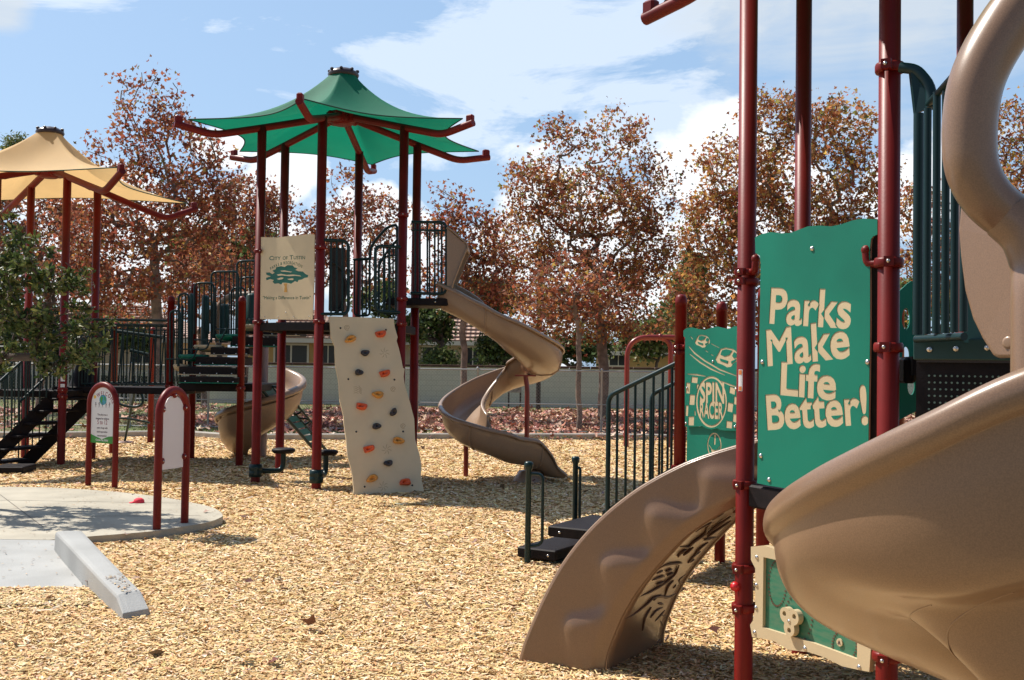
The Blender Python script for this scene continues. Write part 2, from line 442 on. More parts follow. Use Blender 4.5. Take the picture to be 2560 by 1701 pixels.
def canopy(parent, C, hub_h, Rt, n, a0, tip_h, bend_h, post_r, post_top, apex_h, fab, pipe=0.05, fabric=True, name='canopy'):
    root = bpy.data.objects.new(name, None); link(root, parent)
    wp = V((C[0], C[1], hub_h)); root.location = wp - wloc(parent); root.empty_display_size = 0.2
    def dr(k): a = a0 + 2 * math.pi * k / n; return V((math.sin(a), -math.cos(a), 0))
    P0 = V((C[0], C[1], 0))
    for k in range(n):
        d = dr(k); mb = MB()
        pts = [P0 + d * 0.14 + Zu * hub_h, P0 + d * (Rt * .5) + Zu * (hub_h + (bend_h - hub_h) * .62), P0 + d * (Rt * .78) + Zu * bend_h, P0 + d * Rt + Zu * tip_h]
        mb.tube(rounded(pts, 0.14, 5), pipe, 12)
        s_ = d.cross(Zu)
        mb.box(P0 + d * (Rt - 0.05) + Zu * (tip_h + 0.055), (0.10, 0.075, 0.10), d, s_, bev=0.015)
        if post_r:
            za = hub_h + (bend_h - hub_h) * (post_r / (Rt * .78))
            mb.prism([P0 + d * (post_r - 0.13) + Zu * (za + 0.01) + s_ * 0.012, P0 + d * (post_r + 0.13) + Zu * (za - 0.03) + s_ * 0.012,
                      P0 + d * (post_r + 0.04) + Zu * (post_top - 0.06) + s_ * 0.012, P0 + d * (post_r - 0.04) + Zu * (post_top - 0.06) + s_ * 0.012], s_, 0.024)
        mb.build('canopy_arm', 'red', root)
    mb = MB(); mb.lathe(P0, Zu, [(0, hub_h - 0.1), (0.12, hub_h - 0.1), (0.17, hub_h - 0.07), (0.17, hub_h + 0.08), (0.1, hub_h + 0.1), (0.04, hub_h + 0.12), (0.035, apex_h - 0.05)], 18)
    for k in range(n):
        d = dr(k); mb.box(P0 + d * 0.18 + Zu * (hub_h), (0.08, 0.13, 0.16), d, d.cross(Zu), bev=0.02)
    mb.build('hub', 'red', root)
    if not fabric: return root
    # shade cloth
    na, ns = 18, 18; rows = []; edge = []
    ze = tip_h + 0.07; ra = 0.165
    for k in range(n):
        A = dr(k) * (Rt - 0.17); B = dr(k + 1) * (Rt - 0.17)
        for j in range(na):
            t = j / na; q = A.lerp(B, t); sag = 4 * t * (1 - t)
            q = q * (1 - sag * (0.20 if n == 6 else 0.27)); edge.append((q, sag))
    for i in range(ns + 1):
        s_ = i / ns; row = []
        for (q, sag) in edge:
            a = q.normalized() * ra; p = q.lerp(a, s_)
            f = 0.30 * s_ + 0.70 * s_ ** 2.8
            z = ze + (apex_h - ze) * f - 0.10 * sag * (1 - s_) ** 2 * s_ * 2
            row.append(P0 + p + Zu * z)
        rows.append(row)
    mb = MB(); mb.grid(rows, True, True); fb = mb.build('shade_cloth', fab, root)
    mb = MB(); mb.tube([P0 + q + Zu * (ze) for q, sg in edge], 0.009, 5, closed=True); mb.build('edge_cable', 'seam', fb)
    mb = MB(); prof = [(0.20, apex_h - 0.035), (0.215, apex_h - 0.005), (0.20, apex_h + 0.03), (0.15, apex_h + 0.055), (0.13, apex_h + 0.07), (0, apex_h + 0.10)]
    mb.lathe(P0, Zu, prof, 24)
    for k in range(8):
        a = k * math.pi / 4; mb.box(P0 + V((math.cos(a), math.sin(a), 0)) * 0.19 + Zu * (apex_h + 0.045), (0.05, 0.04, 0.04), V((math.cos(a), math.sin(a), 0)), bev=0.01)
    mb.build('top_cap', 'capbrown', root)
    return root

def chute(name, parent, pts, wid, wall, mt, rim=0.035, th=0.02, wl=None, banks=None, seams=True):
    """U-shaped slide trough swept along centre-line points, rolled rims"""
    path = sample(pts, 7); n = len(path); rows = []
    for i, p in enumerate(path):
        t = path[min(i + 1, n - 1)] - path[max(i - 1, 0)]; th_ = V((t.x, t.y, 0)).normalized(); side = th_.cross(Zu)
        f = i / (n - 1)
        wll = (wall(f) if callable(wall) else (wall, wall))
        rib = 1.0
        row = []
        prof = [(-1.0, 1.0), (-0.98, .75), (-0.93, .45), (-0.8, .18), (-0.5, .03), (0, 0), (0.5, .03), (0.8, .18), (0.93, .45), (0.98, .75), (1.0, 1.0)]
        hl, hr = wll
        # rolled rim on both sides
        pr = [(-1.0 - 2.0 * rim / wid, hl - 0.9 * rim), (-1.0 - 2.1 * rim / wid, hl - 0.1 * rim), (-1.0 - 1.6 * rim / wid, hl + .75 * rim), (-1.0 - .8 * rim / wid, hl + 1.05 * rim), (-1.0, hl + .8 * rim)]
        pr += [(a, b * (hl if a < 0 else hr)) for a, b in prof]
        pr += [(1.0, hr + .8 * rim), (1.0 + .8 * rim / wid, hr + 1.05 * rim), (1.0 + 1.6 * rim / wid, hr + .75 * rim), (1.0 + 2.1 * rim / wid, hr - 0.1 * rim), (1.0 + 2.0 * rim / wid, hr - 0.9 * rim)]
        for a, b in pr: row.append(p + side * (a * wid) * rib + Zu * b)
        rows.append(row)
    mb = MB(); mb.grid(rows, True)
    o = mb.build(name, mt, parent, thick=th)
    if seams:
        for fr_ in seams if isinstance(seams, (list, tuple)) else (0.12, 0.3, 0.5, 0.68, 0.86):
            r_ = rows[int(fr_ * (n - 1))]; q = [x - (V((0, 0, 1)) * 0.02) for x in r_[5:-5]]
            c_ = path[int(fr_ * (n - 1))]
            q = [x + (x - c_ - Zu * .15).normalized() * 0.022 for x in r_[5:-5]]
            sb = MB(); sb.tube(q, 0.014, 6); sb.build('section_joint', mt, o)
    return o

# ------------------------------------------------------------------ mass geometry (leaves, chips)
def quads_mesh(name, verts, nq, tint, mt, parent=None, per=6):
    """verts (n*per,3); per-item face pattern: per=6 -> two quads (leaf), per=4 -> one quad"""
    n = len(verts) // per
    me = bpy.data.meshes.new(name)
    me.vertices.add(len(verts)); me.vertices.foreach_set('co', verts.astype(np.float32).ravel())
    pat = np.array([[0, 1, 2, 3], [0, 3, 4, 5]]) if per == 6 else np.array([[0, 1, 2, 3]])
    k = len(pat)
    idx = (np.arange(n)[:, None, None] * per + pat[None]).reshape(-1)
    me.loops.add(len(idx)); me.loops.foreach_set('vertex_index', idx.astype(np.int32))
    me.polygons.add(n * k); me.polygons.foreach_set('loop_start', (np.arange(n * k) * 4).astype(np.int32))
    me.update(calc_edges=True)
    a = me.color_attributes.new('tint', 'FLOAT_COLOR', 'POINT')
    cc = np.ones((len(verts), 4), np.float32); cc[:, :3] = np.repeat(tint, per, axis=0); a.data.foreach_set('color', cc.ravel())
    me.materials.append(M[mt]); o = bpy.data.objects.new(name, me); link(o, parent); return o
def pick_tints(rs, n, palette, wts, jit=0.22):
    pal = np.array(palette); w_ = np.array(wts, float); w_ /= w_.sum()
    c = pal[rs.choice(len(pal), n, p=w_)]
    return np.clip(c * (1 + rs.normal(0, jit, (n, 1))) * (1 + rs.normal(0, 0.06, (n, 3))), 0.003, 0.95)
LEAFSHAPE = np.array([[0, 0, 0], [-.62, .35, .12], [-.22, .55, 0], [0, 1.05, .05], [.22, .55, 0], [.62, .35, .12]])
LEAFSHAPE = LEAFSHAPE[[0, 1, 2, 3, 4, 5]]
OVAL = np.array([[0, 0, 0], [-.16, .3, .03], [-.15, .7, .04], [0, 1.0, 0], [.15, .7, .04], [.16, .3, .03]])
def leaf_verts(rs, pts, size, shape=LEAFSHAPE, flat_=0.0, dirs=None):
    n = len(pts)
    q = rs.normal(size=(n, 3)); 
    if dirs is not None: q = dirs + q * 0.45
    q /= np.linalg.norm(q, axis=1)[:, None]
    t = rs.normal(size=(n, 3)); t[:, 2] += 0.3
    if flat_: 
        q[:, 2] *= (1 - flat_); q /= np.linalg.norm(q, axis=1)[:, None]
        t = np.stack([rs.normal(0, .35, n), rs.normal(0, .35, n), np.ones(n)], 1)
    s_ = np.cross(q, t); s_ /= np.linalg.norm(s_, axis=1)[:, None]; t = np.cross(s_, q)
    sz = (size * (1 + rs.normal(0, .22, n)))[:, None, None]
    sh = shape[None] * sz
    return (pts[:, None] + sh[:, :, :1] * s_[:, None] + sh[:, :, 1:2] * q[:, None] + sh[:, :, 2:] * t[:, None]).reshape(-1, 3)

def grow_tree(name, label, base, lobes, ntips, leaf_per_tip, leaf_size, palette, wts, seed, trunk_r=0.12, trunk_top=None,
              bark='bark', group=None, cat='tree', lean=0.0, spread=0.22, shape=LEAFSHAPE, lmat='leaf', bare=0.0, depth=None, twig_r=0.006, fork=0.5, loc_label=None):
    """lobes: list of (centre Vector, rx, ry(depth), rz, weight). tree of limbs grown towards points sampled in the lobes"""
    rs = np.random.RandomState(seed)
    base = np.array(base, float)
    wts_l = np.array([l[4] for l in lobes], float); wts_l /= wts_l.sum()
    tips = []
    for i in rs.choice(len(lobes), ntips, p=wts_l):
        c, rx, ry, rz, _ = lobes[i]; v = rs.normal(size=3); v /= np.linalg.norm(v); v *= rs.uniform(0.15, 1) ** 0.45
        tips.append([c[0] + v[0] * rx, c[1] + v[1] * ry, c[2] + v[2] * rz])
    tips = np.array(tips)
    top = trunk_top if trunk_top is not None else base[2] + (tips[:, 2].max() - base[2]) * fork
    cx, cy = tips[:, 0].mean(), tips[:, 1].mean()
    nodes = []; par = []
    nseg = 9
    for i in range(nseg):
        f = i / (nseg - 1); jx, jy = (rs.normal(0, .03, 2) if i else (0, 0))
        nodes.append([base[0] + (cx - base[0]) * f * f * .7 + jx, base[1] + (cy - base[1]) * f * f * .7 + jy, base[2] + (top - base[2]) * f]); par.append(i - 1)
    nodes_a = np.zeros((ntips * 7 + nseg + 10, 3)); nodes_a[:nseg] = nodes; cnt = nseg
    order = np.argsort(np.linalg.norm(tips - nodes_a[nseg - 1], axis=1) + rs.uniform(0, .5, ntips))
    tipnode = []
    for ti in order:
        t = tips[ti]; nd = nodes_a[:cnt]; d = t - nd; dist = np.linalg.norm(d, axis=1)
        cost = dist + 0.9 * np.maximum(0, nd[:, 2] - t[2] + 0.15 * dist) ; cost[:3] += 5
        if nseg > 5: cost[3:5] += 0.8
        j = int(np.argmin(cost)); dd = t - nodes_a[j]; ln = np.linalg.norm(dd)
        k = max(2, min(6, int(ln / 0.28) + 1)); prev = j
        bendv = rs.normal(0, .06 * ln, 3); bendv[2] -= .08 * ln
        for q in range(1, k + 1):
            f = q / k; p = nodes_a[j] + dd * f + bendv * math.sin(math.pi * f) + (rs.normal(0, .02, 3) if q < k else 0)
            if cnt >= len(nodes_a): break
            nodes_a[cnt] = p; par.append(prev); prev = cnt; cnt += 1
        tipnode.append(prev)
    nodes_a = nodes_a[:cnt]
    rad = np.zeros(cnt); 
    for i in range(cnt - 1, -1, -1):
        if rad[i] == 0: rad[i] = twig_r ** 2.3
        if par[i] >= 0: rad[par[i]] += rad[i]
    rad = rad ** (1 / 2.3); sc_ = trunk_r / rad[0]; rad = np.maximum(rad * sc_, twig_r * .6)
    rad[0] *= 1.25
    # branches: follow chains so that limbs are continuous tubes
    childs = [[] for _ in range(cnt)]
    for i in range(1, cnt): childs[par[i]].append(i)
    root = empty(name, V(base), label, cat, group)
    tr, br = MB(), MB(); stack = [(0, None)]
    while stack:
        s0, pr = stack.pop(); chain = [s0]; c_ = s0
        while childs[c_]:
            nx = max(childs[c_], key=lambda a: rad[a])
            for o_ in childs[c_]:
                if o_ != nx: stack.append((o_, c_))
            chain.append(nx); c_ = nx
        pts = ([nodes_a[pr]] if pr is not None else []) + [nodes_a[a] for a in chain]
        rr = ([min(rad[pr], rad[chain[0]] * 1.15)] if pr is not None else []) + [rad[a] for a in chain]
        if len(pts) < 2: continue
        big = rr[0] > 0.03
        if pr is None: tr.tube([V(p) for p in pts], [float(r) for r in rr], 12, cap=False)
        else: br.tube([V(p) for p in pts], [float(r) for r in rr], 6 if big else 3, cap=False)
    tr.build('trunk', bark, root); br.build('branches', bark, root)
    # leaves on the outer nodes
    outer = np.array([i for i in range(nseg, cnt) if rad[i] < 0.022] or tipnode)
    keep = outer[rs.uniform(0, 1, len(outer)) > bare]
    nl = ntips * leaf_per_tip
    ids = rs.choice(keep, nl)
    pts = nodes_a[ids] + rs.normal(0, spread * .6, (nl, 3)) * np.array([1, 1, .85])
    lv = leaf_verts(rs, pts, leaf_size, shape)
    t = pick_tints(rs, nl, palette, wts)
    o = quads_mesh('crown', lv, 0, t, lmat, root); o.location = (0, 0, 0)
    me = o.data; co = lv - np.array(V(base)); me.vertices.foreach_set('co', co.astype(np.float32).ravel()); me.update()
    return root

RED_PAL = [(0.33, 0.10, 0.055), (0.40, 0.16, 0.07), (0.48, 0.25, 0.08), (0.20, 0.07, 0.045), (0.56, 0.38, 0.10), (0.24, 0.23, 0.07)]
PALS = {'red': [5, 3.5, 1, 3, .2, .35], 'rust': [2.6, 5, 3.2, 1.6, .9, 1.1], 'orange': [1.8, 4.5, 4.2, 1.1, 1.3, 1.3]}
GREEN_PAL = [(0.07, 0.11, 0.03), (0.13, 0.17, 0.05), (0.20, 0.21, 0.07), (0.04, 0.06, 0.02)]

# ------------------------------------------------------------------ setting: ground
def gz(x, y): return 0.02 * math.sin(x * 0.9 + 1) * math.sin(y * 0.7) * min(1, max(0, (y - 4) / 4))
def sheet(name, poly, z, mt):
    mb = MB(); mb.add([V((x, y, z)) for x, y in poly], [tuple(range(len(poly)))]); o = mb.build(name, mt); tag(o, kind='structure'); return o
def chipmat():
    mt = bpy.data.materials.new('wood_chip_ground'); mt.use_nodes = True; nt = mt.node_tree; b = nt.nodes['Principled BSDF']; b.inputs['Roughness'].default_value = 0.9
    b.inputs['Specular IOR Level'].default_value = 0.15
    tcn = nt.nodes.new('ShaderNodeTexCoord')
    v = nt.nodes.new('ShaderNodeTexVoronoi'); v.inputs['Scale'].default_value = 45; v.inputs['Randomness'].default_value = 1
    mp = nt.nodes.new('ShaderNodeMapping'); mp.inputs['Scale'].default_value = (1, 1.7, 1); nt.links.new(tcn.outputs['Object'], mp.inputs[0]); nt.links.new(mp.outputs[0], v.inputs['Vector'])
    r = nt.nodes.new('ShaderNodeValToRGB'); nt.links.new(v.outputs['Color'], r.inputs[0])
    cr = r.color_ramp; cr.elements[0].color = (0.36, 0.22, 0.09, 1); cr.elements[1].color = (0.66, 0.50, 0.31, 1)
    cr.elements[0].position = 0.15; cr.elements[1].position = .85; e = cr.elements.new(0.5); e.color = (0.54, 0.36, 0.16, 1)
    nt.links.new(r.outputs[0], b.inputs['Base Color'])
    bp = nt.nodes.new('ShaderNodeBump'); bp.inputs['Strength'].default_value = 0.9; bp.inputs['Distance'].default_value = 0.02
    nt.links.new(v.outputs['Distance'], bp.inputs['Height']); nt.links.new(bp.outputs[0], b.inputs['Normal'])
    return mt
M['chipground'] = chipmat()
M['lawn'] = mat('lawn_soil', (0.10, 0.14, 0.03), 0.9, c2=(0.14, 0.10, 0.05), vscale=1.2, bump=0.5, bscale=40)
M['farground'] = mat('far_ground', (0.16, 0.14, 0.09), 0.9, 0.2, 0.5)
M['pad'] = mat('beige_concrete', (0.37, 0.335, 0.265), 0.85, 0.13, 2.4, 0.25, 120, detail=10)
M['ramp'] = mat('grey_concrete', (0.33, 0.33, 0.318), 0.85, 0.09, 2.3, 0.3, 90)
M['kerb'] = mat('kerb_concrete', (0.36, 0.33, 0.29), 0.9, 0.15, 5, 0.3, 60)
M['joint'] = mat('concrete_joint', (0.14, 0.12, 0.10), 0.95)
# one ground sheet to the horizon, chips on it, lawn behind the kerb
sheet('ground', [(-400, -60), (400, -60), (400, 700), (-400, 700)], -0.06, 'farground')
mb = MB(); rows = []
for j in range(70):
    y = 1.5 + (23.4 - 1.5) * j / 69; rows.append([V((-16 + 32 * i / 90, y, gz(-16 + 32 * i / 90, y))) for i in range(91)])
mb.grid(rows); cg = mb.build('playground_surface', 'chipground'); tag(cg, kind='structure')
KL = [(-16, 21.3), (-9.8, 21.4), (-7.2, 22.4), (-6.6, 22.3), (-5.6, 21.6), (-2, 22.6), (2, 23.4), (8, 23.4), (16, 23.0)]
lawn_poly = KL + [(40, 23.4), (40, 41), (-60, 41), (-60, 21.3)]
sheet('lawn', [(x, y + .06) for x, y in lawn_poly], 0.04, 'lawn')
mb = MB()
for i in range(len(KL) - 1):
    a, b = V((*KL[i], 0.03)), V((*KL[i + 1], 0.03)); d = (b - a)
    mb.box((a + b) / 2, (d.length + .05, 0.14, 0.2), d, bev=0.02)
kb = mb.build('lawn_kerb', 'kerb'); tag(kb, 'low concrete kerb edging the leaf covered lawn behind the play area', 'kerb')

# wood chips as real pieces, dense near the camera
rs = np.random.RandomState(3)
def wedge_pts(n, y0, y1, pw, extra=1.4):
    # more samples per area close to the camera
    u = rs.uniform(0, 1, n); y = (y0 ** pw + u * (y1 ** pw - y0 ** pw)) ** (1 / pw)
    x = rs.uniform(-1, 1, n) * (y * 0.52 + extra); return x, y
NC = 520000
cx_, cy_ = wedge_pts(NC, 3.6, 23.0, 0.15)
PADC = None
keepm = np.ones(NC, bool)
from mathutils import geometry
def inpoly(px, py, poly):
    c = np.zeros(len(px), bool); n = len(poly)
    for i in range(n):
        x1, y1 = poly[i][:2]; x2, y2 = poly[i - 1][:2]
        m_ = ((y1 > py) != (y2 > py)) & (px < (x2 - x1) * (py - y1) / (y2 - y1 + 1e-12) + x1); c ^= m_
    return c
pad_px = [(0, 1122), (120, 1124), (220, 1130), (300, 1137), (380, 1147), (440, 1158), (490, 1170), (513, 1186), (502, 1196), (470, 1206), (420, 1214), (355, 1224), (290, 1230), (225, 1235)]
PAD = [at(x, y, h=0.07) for x, y in pad_px]
pr = [at(187, 1222, h=0.22)]
pad_poly = [V((-12, PAD[0].y + .1, .07))] + sample(PAD, 4)[:-1] + [PAD[-1]]
ramp_y0 = at(0, 1243, h=0.07).y; ramp_y1 = at(0, 1362, h=0.0).y
pad_poly += [V((-3.9, ramp_y0, .07)), V((-12, ramp_y0 + .0, .07))]
rampl = [(-12, ramp_y0), (-3.75, ramp_y0), (-2.6, ramp_y1), (-12, ramp_y1)]
inn = inpoly(cx_, cy_, [(p.x, p.y) for p in pad_poly]) | inpoly(cx_, cy_, rampl)
cx_, cy_ = cx_[~inn], cy_[~inn]; n = len(cx_)
far_f = np.clip((cy_ - 4) / 19, 0, 1)
ln = rs.gamma(4, 1, n) * 0.0030 * (1 + far_f * 2.4) + .0036; wd = rs.uniform(.0022, .0055, n) * (1 + far_f * 2.4)
ang = rs.uniform(0, math.pi * 2, n); tilt = rs.normal(0, .17, n); roll = rs.normal(0, .34, n)
zb = 0.02 * np.sin(cx_ * 0.9 + 1) * np.sin(cy_ * 0.7) * np.clip((cy_ - 4) / 4, 0, 1) + rs.uniform(0.004, 0.022, n)
dx = np.stack([np.cos(ang) * np.cos(tilt), np.sin(ang) * np.cos(tilt), np.sin(tilt)], 1)
sx_ = np.stack([-np.sin(ang) * np.cos(roll), np.cos(ang) * np.cos(roll), np.sin(roll)], 1)
c0 = np.stack([cx_, cy_, zb], 1)
tp = rs.uniform(.45, 1, n)[:, None]
vv = np.stack([c0 - dx * ln[:, None] - sx_ * wd[:, None], c0 + dx * ln[:, None] - sx_ * wd[:, None] * tp, c0 + dx * ln[:, None] * .9 + sx_ * wd[:, None] * tp, c0 - dx * ln[:, None] * rs.uniform(.7, 1, n)[:, None] + sx_ * wd[:, None]], 1).reshape(-1, 3)
ct = pick_tints(rs, n, [(0.64, 0.43, 0.20), (0.73, 0.53, 0.29), (0.56, 0.35, 0.15), (0.36, 0.20, 0.085), (0.82, 0.68, 0.47)], [6, 6, 2.2, .5, 1.8], 0.08)
o = quads_mesh('wood_chips', vv, 0, ct, 'chip', None, 4); tag(o, kind='stuff')
# fallen leaves: thick on the lawn, a few blown on to the chips
n = 58000
lx = rs.uniform(-1, 1, n); ly = rs.uniform(0, 1, n) ** 1.1 * 15.0 + 22.6; lx = lx * (ly * .52 + 1)
dens = 0.5 + 0.5 * np.sin(lx * .8 + 1.7 * np.sin(ly * .5)) ; dens = np.where(lx < -5.5, dens * .55, .55 + dens * .5); dens *= np.where(ly > 36, .3, 1) * np.where(ly < 24.6, .35, 1)
k_ = rs.uniform(0, 1, n) < dens; lx, ly = lx[k_], ly[k_]
n2 = 260
ex, ey = wedge_pts(n2, 5.5, 23, 1.2); 
lx = np.concatenate([lx, ex]); ly = np.concatenate([ly, ey]); n = len(lx)
lz = np.where(ly > 23.3, .07, .035) + rs.uniform(0, .04, n)
lp = np.stack([lx, ly, lz], 1); isl = ly > 23
lv = leaf_verts(rs, lp, 0.13, LEAFSHAPE, 0.6); 
near = np.repeat(~isl, 6); cen = np.repeat(lp, 6, 0); lv = np.where(near[:, None], cen + (lv - cen) * .55, lv)
lt = pick_tints(rs, n, [(0.42, 0.18, 0.12), (0.60, 0.38, 0.28), (0.24, 0.075, 0.055), (0.70, 0.52, 0.40), (0.38, 0.21, 0.10)], [4, 3, 4, 1.2, 1.5], .15)
lt[~isl] *= .45
o = quads_mesh('fallen_leaves', lv, 0, lt, 'litter'); tag(o, kind='stuff')
n = 30000
gx = rs.uniform(-1, 1, n); gy = rs.uniform(22.6, 39.5, n); gx = gx * (gy * .52 + 1)
gp = np.stack([gx, gy, np.full(n, .04)], 1)
gl = leaf_verts(rs, gp, 0.05, OVAL, 0, dirs=np.tile([0, 0, 1.0], (n, 1)))
o = quads_mesh('grass', gl, 0, pick_tints(rs, n, [(0.09, 0.15, 0.025), (0.16, 0.18, 0.05), (0.28, 0.24, 0.12)], [3, 2, 1.2]), 'grassblade'); tag(o, kind='stuff')

# concrete pad
mb = MB(); n_ = len(pad_poly)
mb.add(pad_poly + [p - Zu * .3 for p in pad_poly], [tuple(range(n_ - 1, -1, -1))] + [(i, (i + 1) % n_, n_ + (i + 1) % n_, n_ + i) for i in range(n_)])
o = mb.build('concrete_path', 'pad'); tag(o, kind='structure')
mb = MB()
for (a, b) in [((0, 1140), (100, 1215)), ((20, 1153), (430, 1160)), ((0, 1192), (460, 1188)), ((0, 1154), (22, 1152)), ((0, 1174), (44, 1172))]:
    p, q = at(*a, h=.0715), at(*b, h=.0715); d = (q - p).normalized(); s_ = d.cross(Zu) * .005
    mb.add([p - s_, q - s_, q + s_, p + s_], [(0, 1, 2, 3)])
o = mb.build('path_joints', 'joint'); tag(o, kind='structure')
# ramp and its raised edge
mb = MB(); A_ = V((-12, ramp_y0 + .0, .068)); B_ = V((-3.55, ramp_y0, .068)); C_ = V((-2.62, ramp_y1 - .25, .014)); D_ = V((-12, ramp_y1 - .25, .014))
mb.add([A_, B_, C_, D_], [(0, 3, 2, 1)]); o = mb.build('concrete_ramp', 'ramp'); tag(o, kind='structure')
mb = MB(); p, q = at(0, 1330, h=.015), at(184, 1317, h=.02); s_ = V((0, .006, 0)); 
mb.add([p - s_, q - s_, q + s_, p + s_], [(0, 1, 2, 3)])
o = mb.build('ramp_joint', 'joint'); tag(o, kind='structure')
lt_ = [at(133, 1224, h=.21), at(150, 1242, h=.21), at(196, 1290, h=.19), at(244, 1340, h=.16), at(274, 1369, h=.14)]
rt_ = [at(186, 1223, h=.21), at(197, 1234, h=.21), at(241, 1280, h=.19), at(289, 1329, h=.16), at(321, 1361, h=.14)]
rows = []
for a, b in zip(lt_, rt_):
    d = (b - a).normalized(); f = a.z
    rows.append([a - d * .03 - Zu * (f + .12), a - d * .018 - Zu * .022, a - d * .008 - Zu * .006, a + d * .03, b - d * .03, b + d * .008 - Zu * .006, b + d * .018 - Zu * .022, b + d * .03 - Zu * (f + .12)])
e = [p + V((.10, -.16, 0)) for p in rows[-1]]; rows.append([V((p.x, p.y, min(p.z, .06))) for p in e]); e2 = [p + V((.03, -.05, 0)) for p in rows[-1]]; rows.append([V((p.x, p.y, -.1)) for p in e2])
e0 = [V((p.x - .02, p.y + .06, -.1)) for p in rows[0]]; rows.insert(0, e0)
mb = MB(); mb.grid(rows, False); o = mb.build('ramp_curb', 'ramp')
tag(o, 'pale grey raised concrete curb sloping down beside the ramp into the wood chips', 'curb')
bm_ = o.modifiers.new('b', 'BEVEL'); bm_.width = .012; bm_.segments = 2; bm_.limit_method = 'ANGLE'

# chips spilled over the ramp foot
n = 22000; ex = rs.uniform(-5.0, -2.72, n); ey = ramp_y1 - .55 + rs.uniform(0, 1, n) ** 1.3 * .75
mb_ = ((ey < ramp_y1 - .02 + .05 * np.sin(ex * 2.2) + .03 * np.sin(ex * 9) + .12 * np.clip((ex + 3.3) * 1.5, 0, 1.5)))
ex, ey = ex[mb_], ey[mb_]; n = len(ex); a2 = rs.uniform(0, 6.28, n); c0 = np.stack([ex, ey, rs.uniform(.0, .02, n) + .02], 1)
d2 = np.stack([np.cos(a2), np.sin(a2), rs.normal(0, .15, n)], 1) * (rs.gamma(4, 1, n) * .0036 + .004)[:, None]; s2 = np.stack([-np.sin(a2), np.cos(a2), rs.normal(0, .25, n)], 1) * rs.uniform(.003, .006, n)[:, None]
vv = np.stack([c0 - d2 - s2, c0 + d2 - s2, c0 + d2 + s2, c0 - d2 + s2], 1).reshape(-1, 3)
o = quads_mesh('spilled_chips', vv, 0, pick_tints(rs, n, [(0.62, 0.43, 0.21), (0.72, 0.54, 0.31), (0.54, 0.35, 0.16), (0.82, 0.69, 0.50)], [6, 6, 2.2, 1.8], .08), 'chip', None, 4); tag(o, kind='stuff')

# crumbs of chip kicked on to the pad, ramp and curb
n = 420; aa = rs.uniform(-5.2, -2.3, n * 3); bb = rs.uniform(7.4, 13.0, n * 3); k_ = inpoly(aa, bb, [(p.x, p.y) for p in pad_poly]) | inpoly(aa, bb, rampl); aa, bb = aa[k_][:n], bb[k_][:n]; n = len(aa)
zz = np.where(bb > ramp_y0, .076, .07 - (ramp_y0 - bb) / (ramp_y0 - ramp_y1 + .25) * .055 + .008)
cc_ = [lt_[3].lerp(rt_[3], rs.uniform(.1, .9)).lerp(lt_[4].lerp(rt_[4], rs.uniform(.1, .9)), rs.uniform(-.3, 1)) + Zu * .006 for _ in range(60)]
c0 = np.concatenate([np.stack([aa, bb, zz], 1), np.array(cc_)]); n = len(c0); a2 = rs.uniform(0, 6.28, n)
d2 = np.stack([np.cos(a2), np.sin(a2), np.zeros(n)], 1) * rs.uniform(.006, .016, n)[:, None]; s2 = np.stack([-np.sin(a2), np.cos(a2), np.zeros(n)], 1) * rs.uniform(.0025, .005, n)[:, None]
vv = np.stack([c0 - d2 - s2, c0 + d2 - s2, c0 + d2 + s2, c0 - d2 + s2], 1).reshape(-1, 3)
o = quads_mesh('scattered_crumbs', vv, 0, pick_tints(rs, n, [(0.30, 0.19, 0.10), (0.16, 0.09, 0.05), (0.5, 0.36, 0.2)], [3, 3, 2]), 'chip', None, 4); tag(o, kind='stuff')

# red cap on the pad
cp = at(320, 1159, h=.07); t = empty('cap', cp, 'small bright pink red cap lying on the concrete pad', 'cap')
mb = MB(); mb.lathe(cp, Zu, [(.056, 0), (.058, .015), (.05, .036), (.03, .05), (0, .055)], 16); mb.build('crown', 'cap', t)
mb = MB(); rows = []
for i in range(9):
    a = R(130 + 100 * i / 8); d = V((math.cos(a), math.sin(a), 0)); rows.append([cp + d * .05 + Zu * .012, cp + d * .075 + Zu * .010, cp + d * (.09 + .012 * math.sin(math.pi * i / 8)) + Zu * .005])
mb.grid(rows); mb.build('brim', 'cap', t, thick=.006)

# ------------------------------------------------------------------ boundary: fences, wall, houses
M['block'] = None
def blockmat():
    mt = bpy.data.materials.new('painted_block_wall'); mt.use_nodes = True; nt = mt.node_tree; b = nt.nodes['Principled BSDF']; b.inputs['Roughness'].default_value = .9
    tcn = nt.nodes.new('ShaderNodeTexCoord'); mp = nt.nodes.new('ShaderNodeMapping'); mp.inputs['Rotation'].default_value = (R(90), 0, 0); nt.links.new(tcn.outputs['Object'], mp.inputs[0])
    br = nt.nodes.new('ShaderNodeTexBrick'); nt.links.new(mp.outputs[0], br.inputs['Vector']); br.inputs['Scale'].default_value = 1
    br.inputs['Brick Width'].default_value = .4; br.inputs['Row Height'].default_value = .2; br.inputs['Mortar Size'].default_value = .012
    br.inputs['Color1'].default_value = (.56, .60, .53, 1); br.inputs['Color2'].default_value = (.60, .635, .56, 1); br.inputs['Mortar'].default_value = (.49, .53, .46, 1)
    nt.links.new(br.outputs[0], b.inputs['Base Color']); return mt
M['block'] = blockmat()
M['brick'] = mat('brown_coping', (.10, .06, .045), .9, .3, 6)
XW0, XW1 = at(478, 900, Y=40).x, 40
wl = empty('block_wall', (0, 40, 0), 'long pale sage painted block wall with dark coping behind the lawn', 'wall')
mb = MB(); mb.box(((XW0 + XW1) / 2, 40, .75), (XW1 - XW0, .2, 1.5)); mb.build('wall_panel', 'block', wl)
mb = MB()
xx = XW0
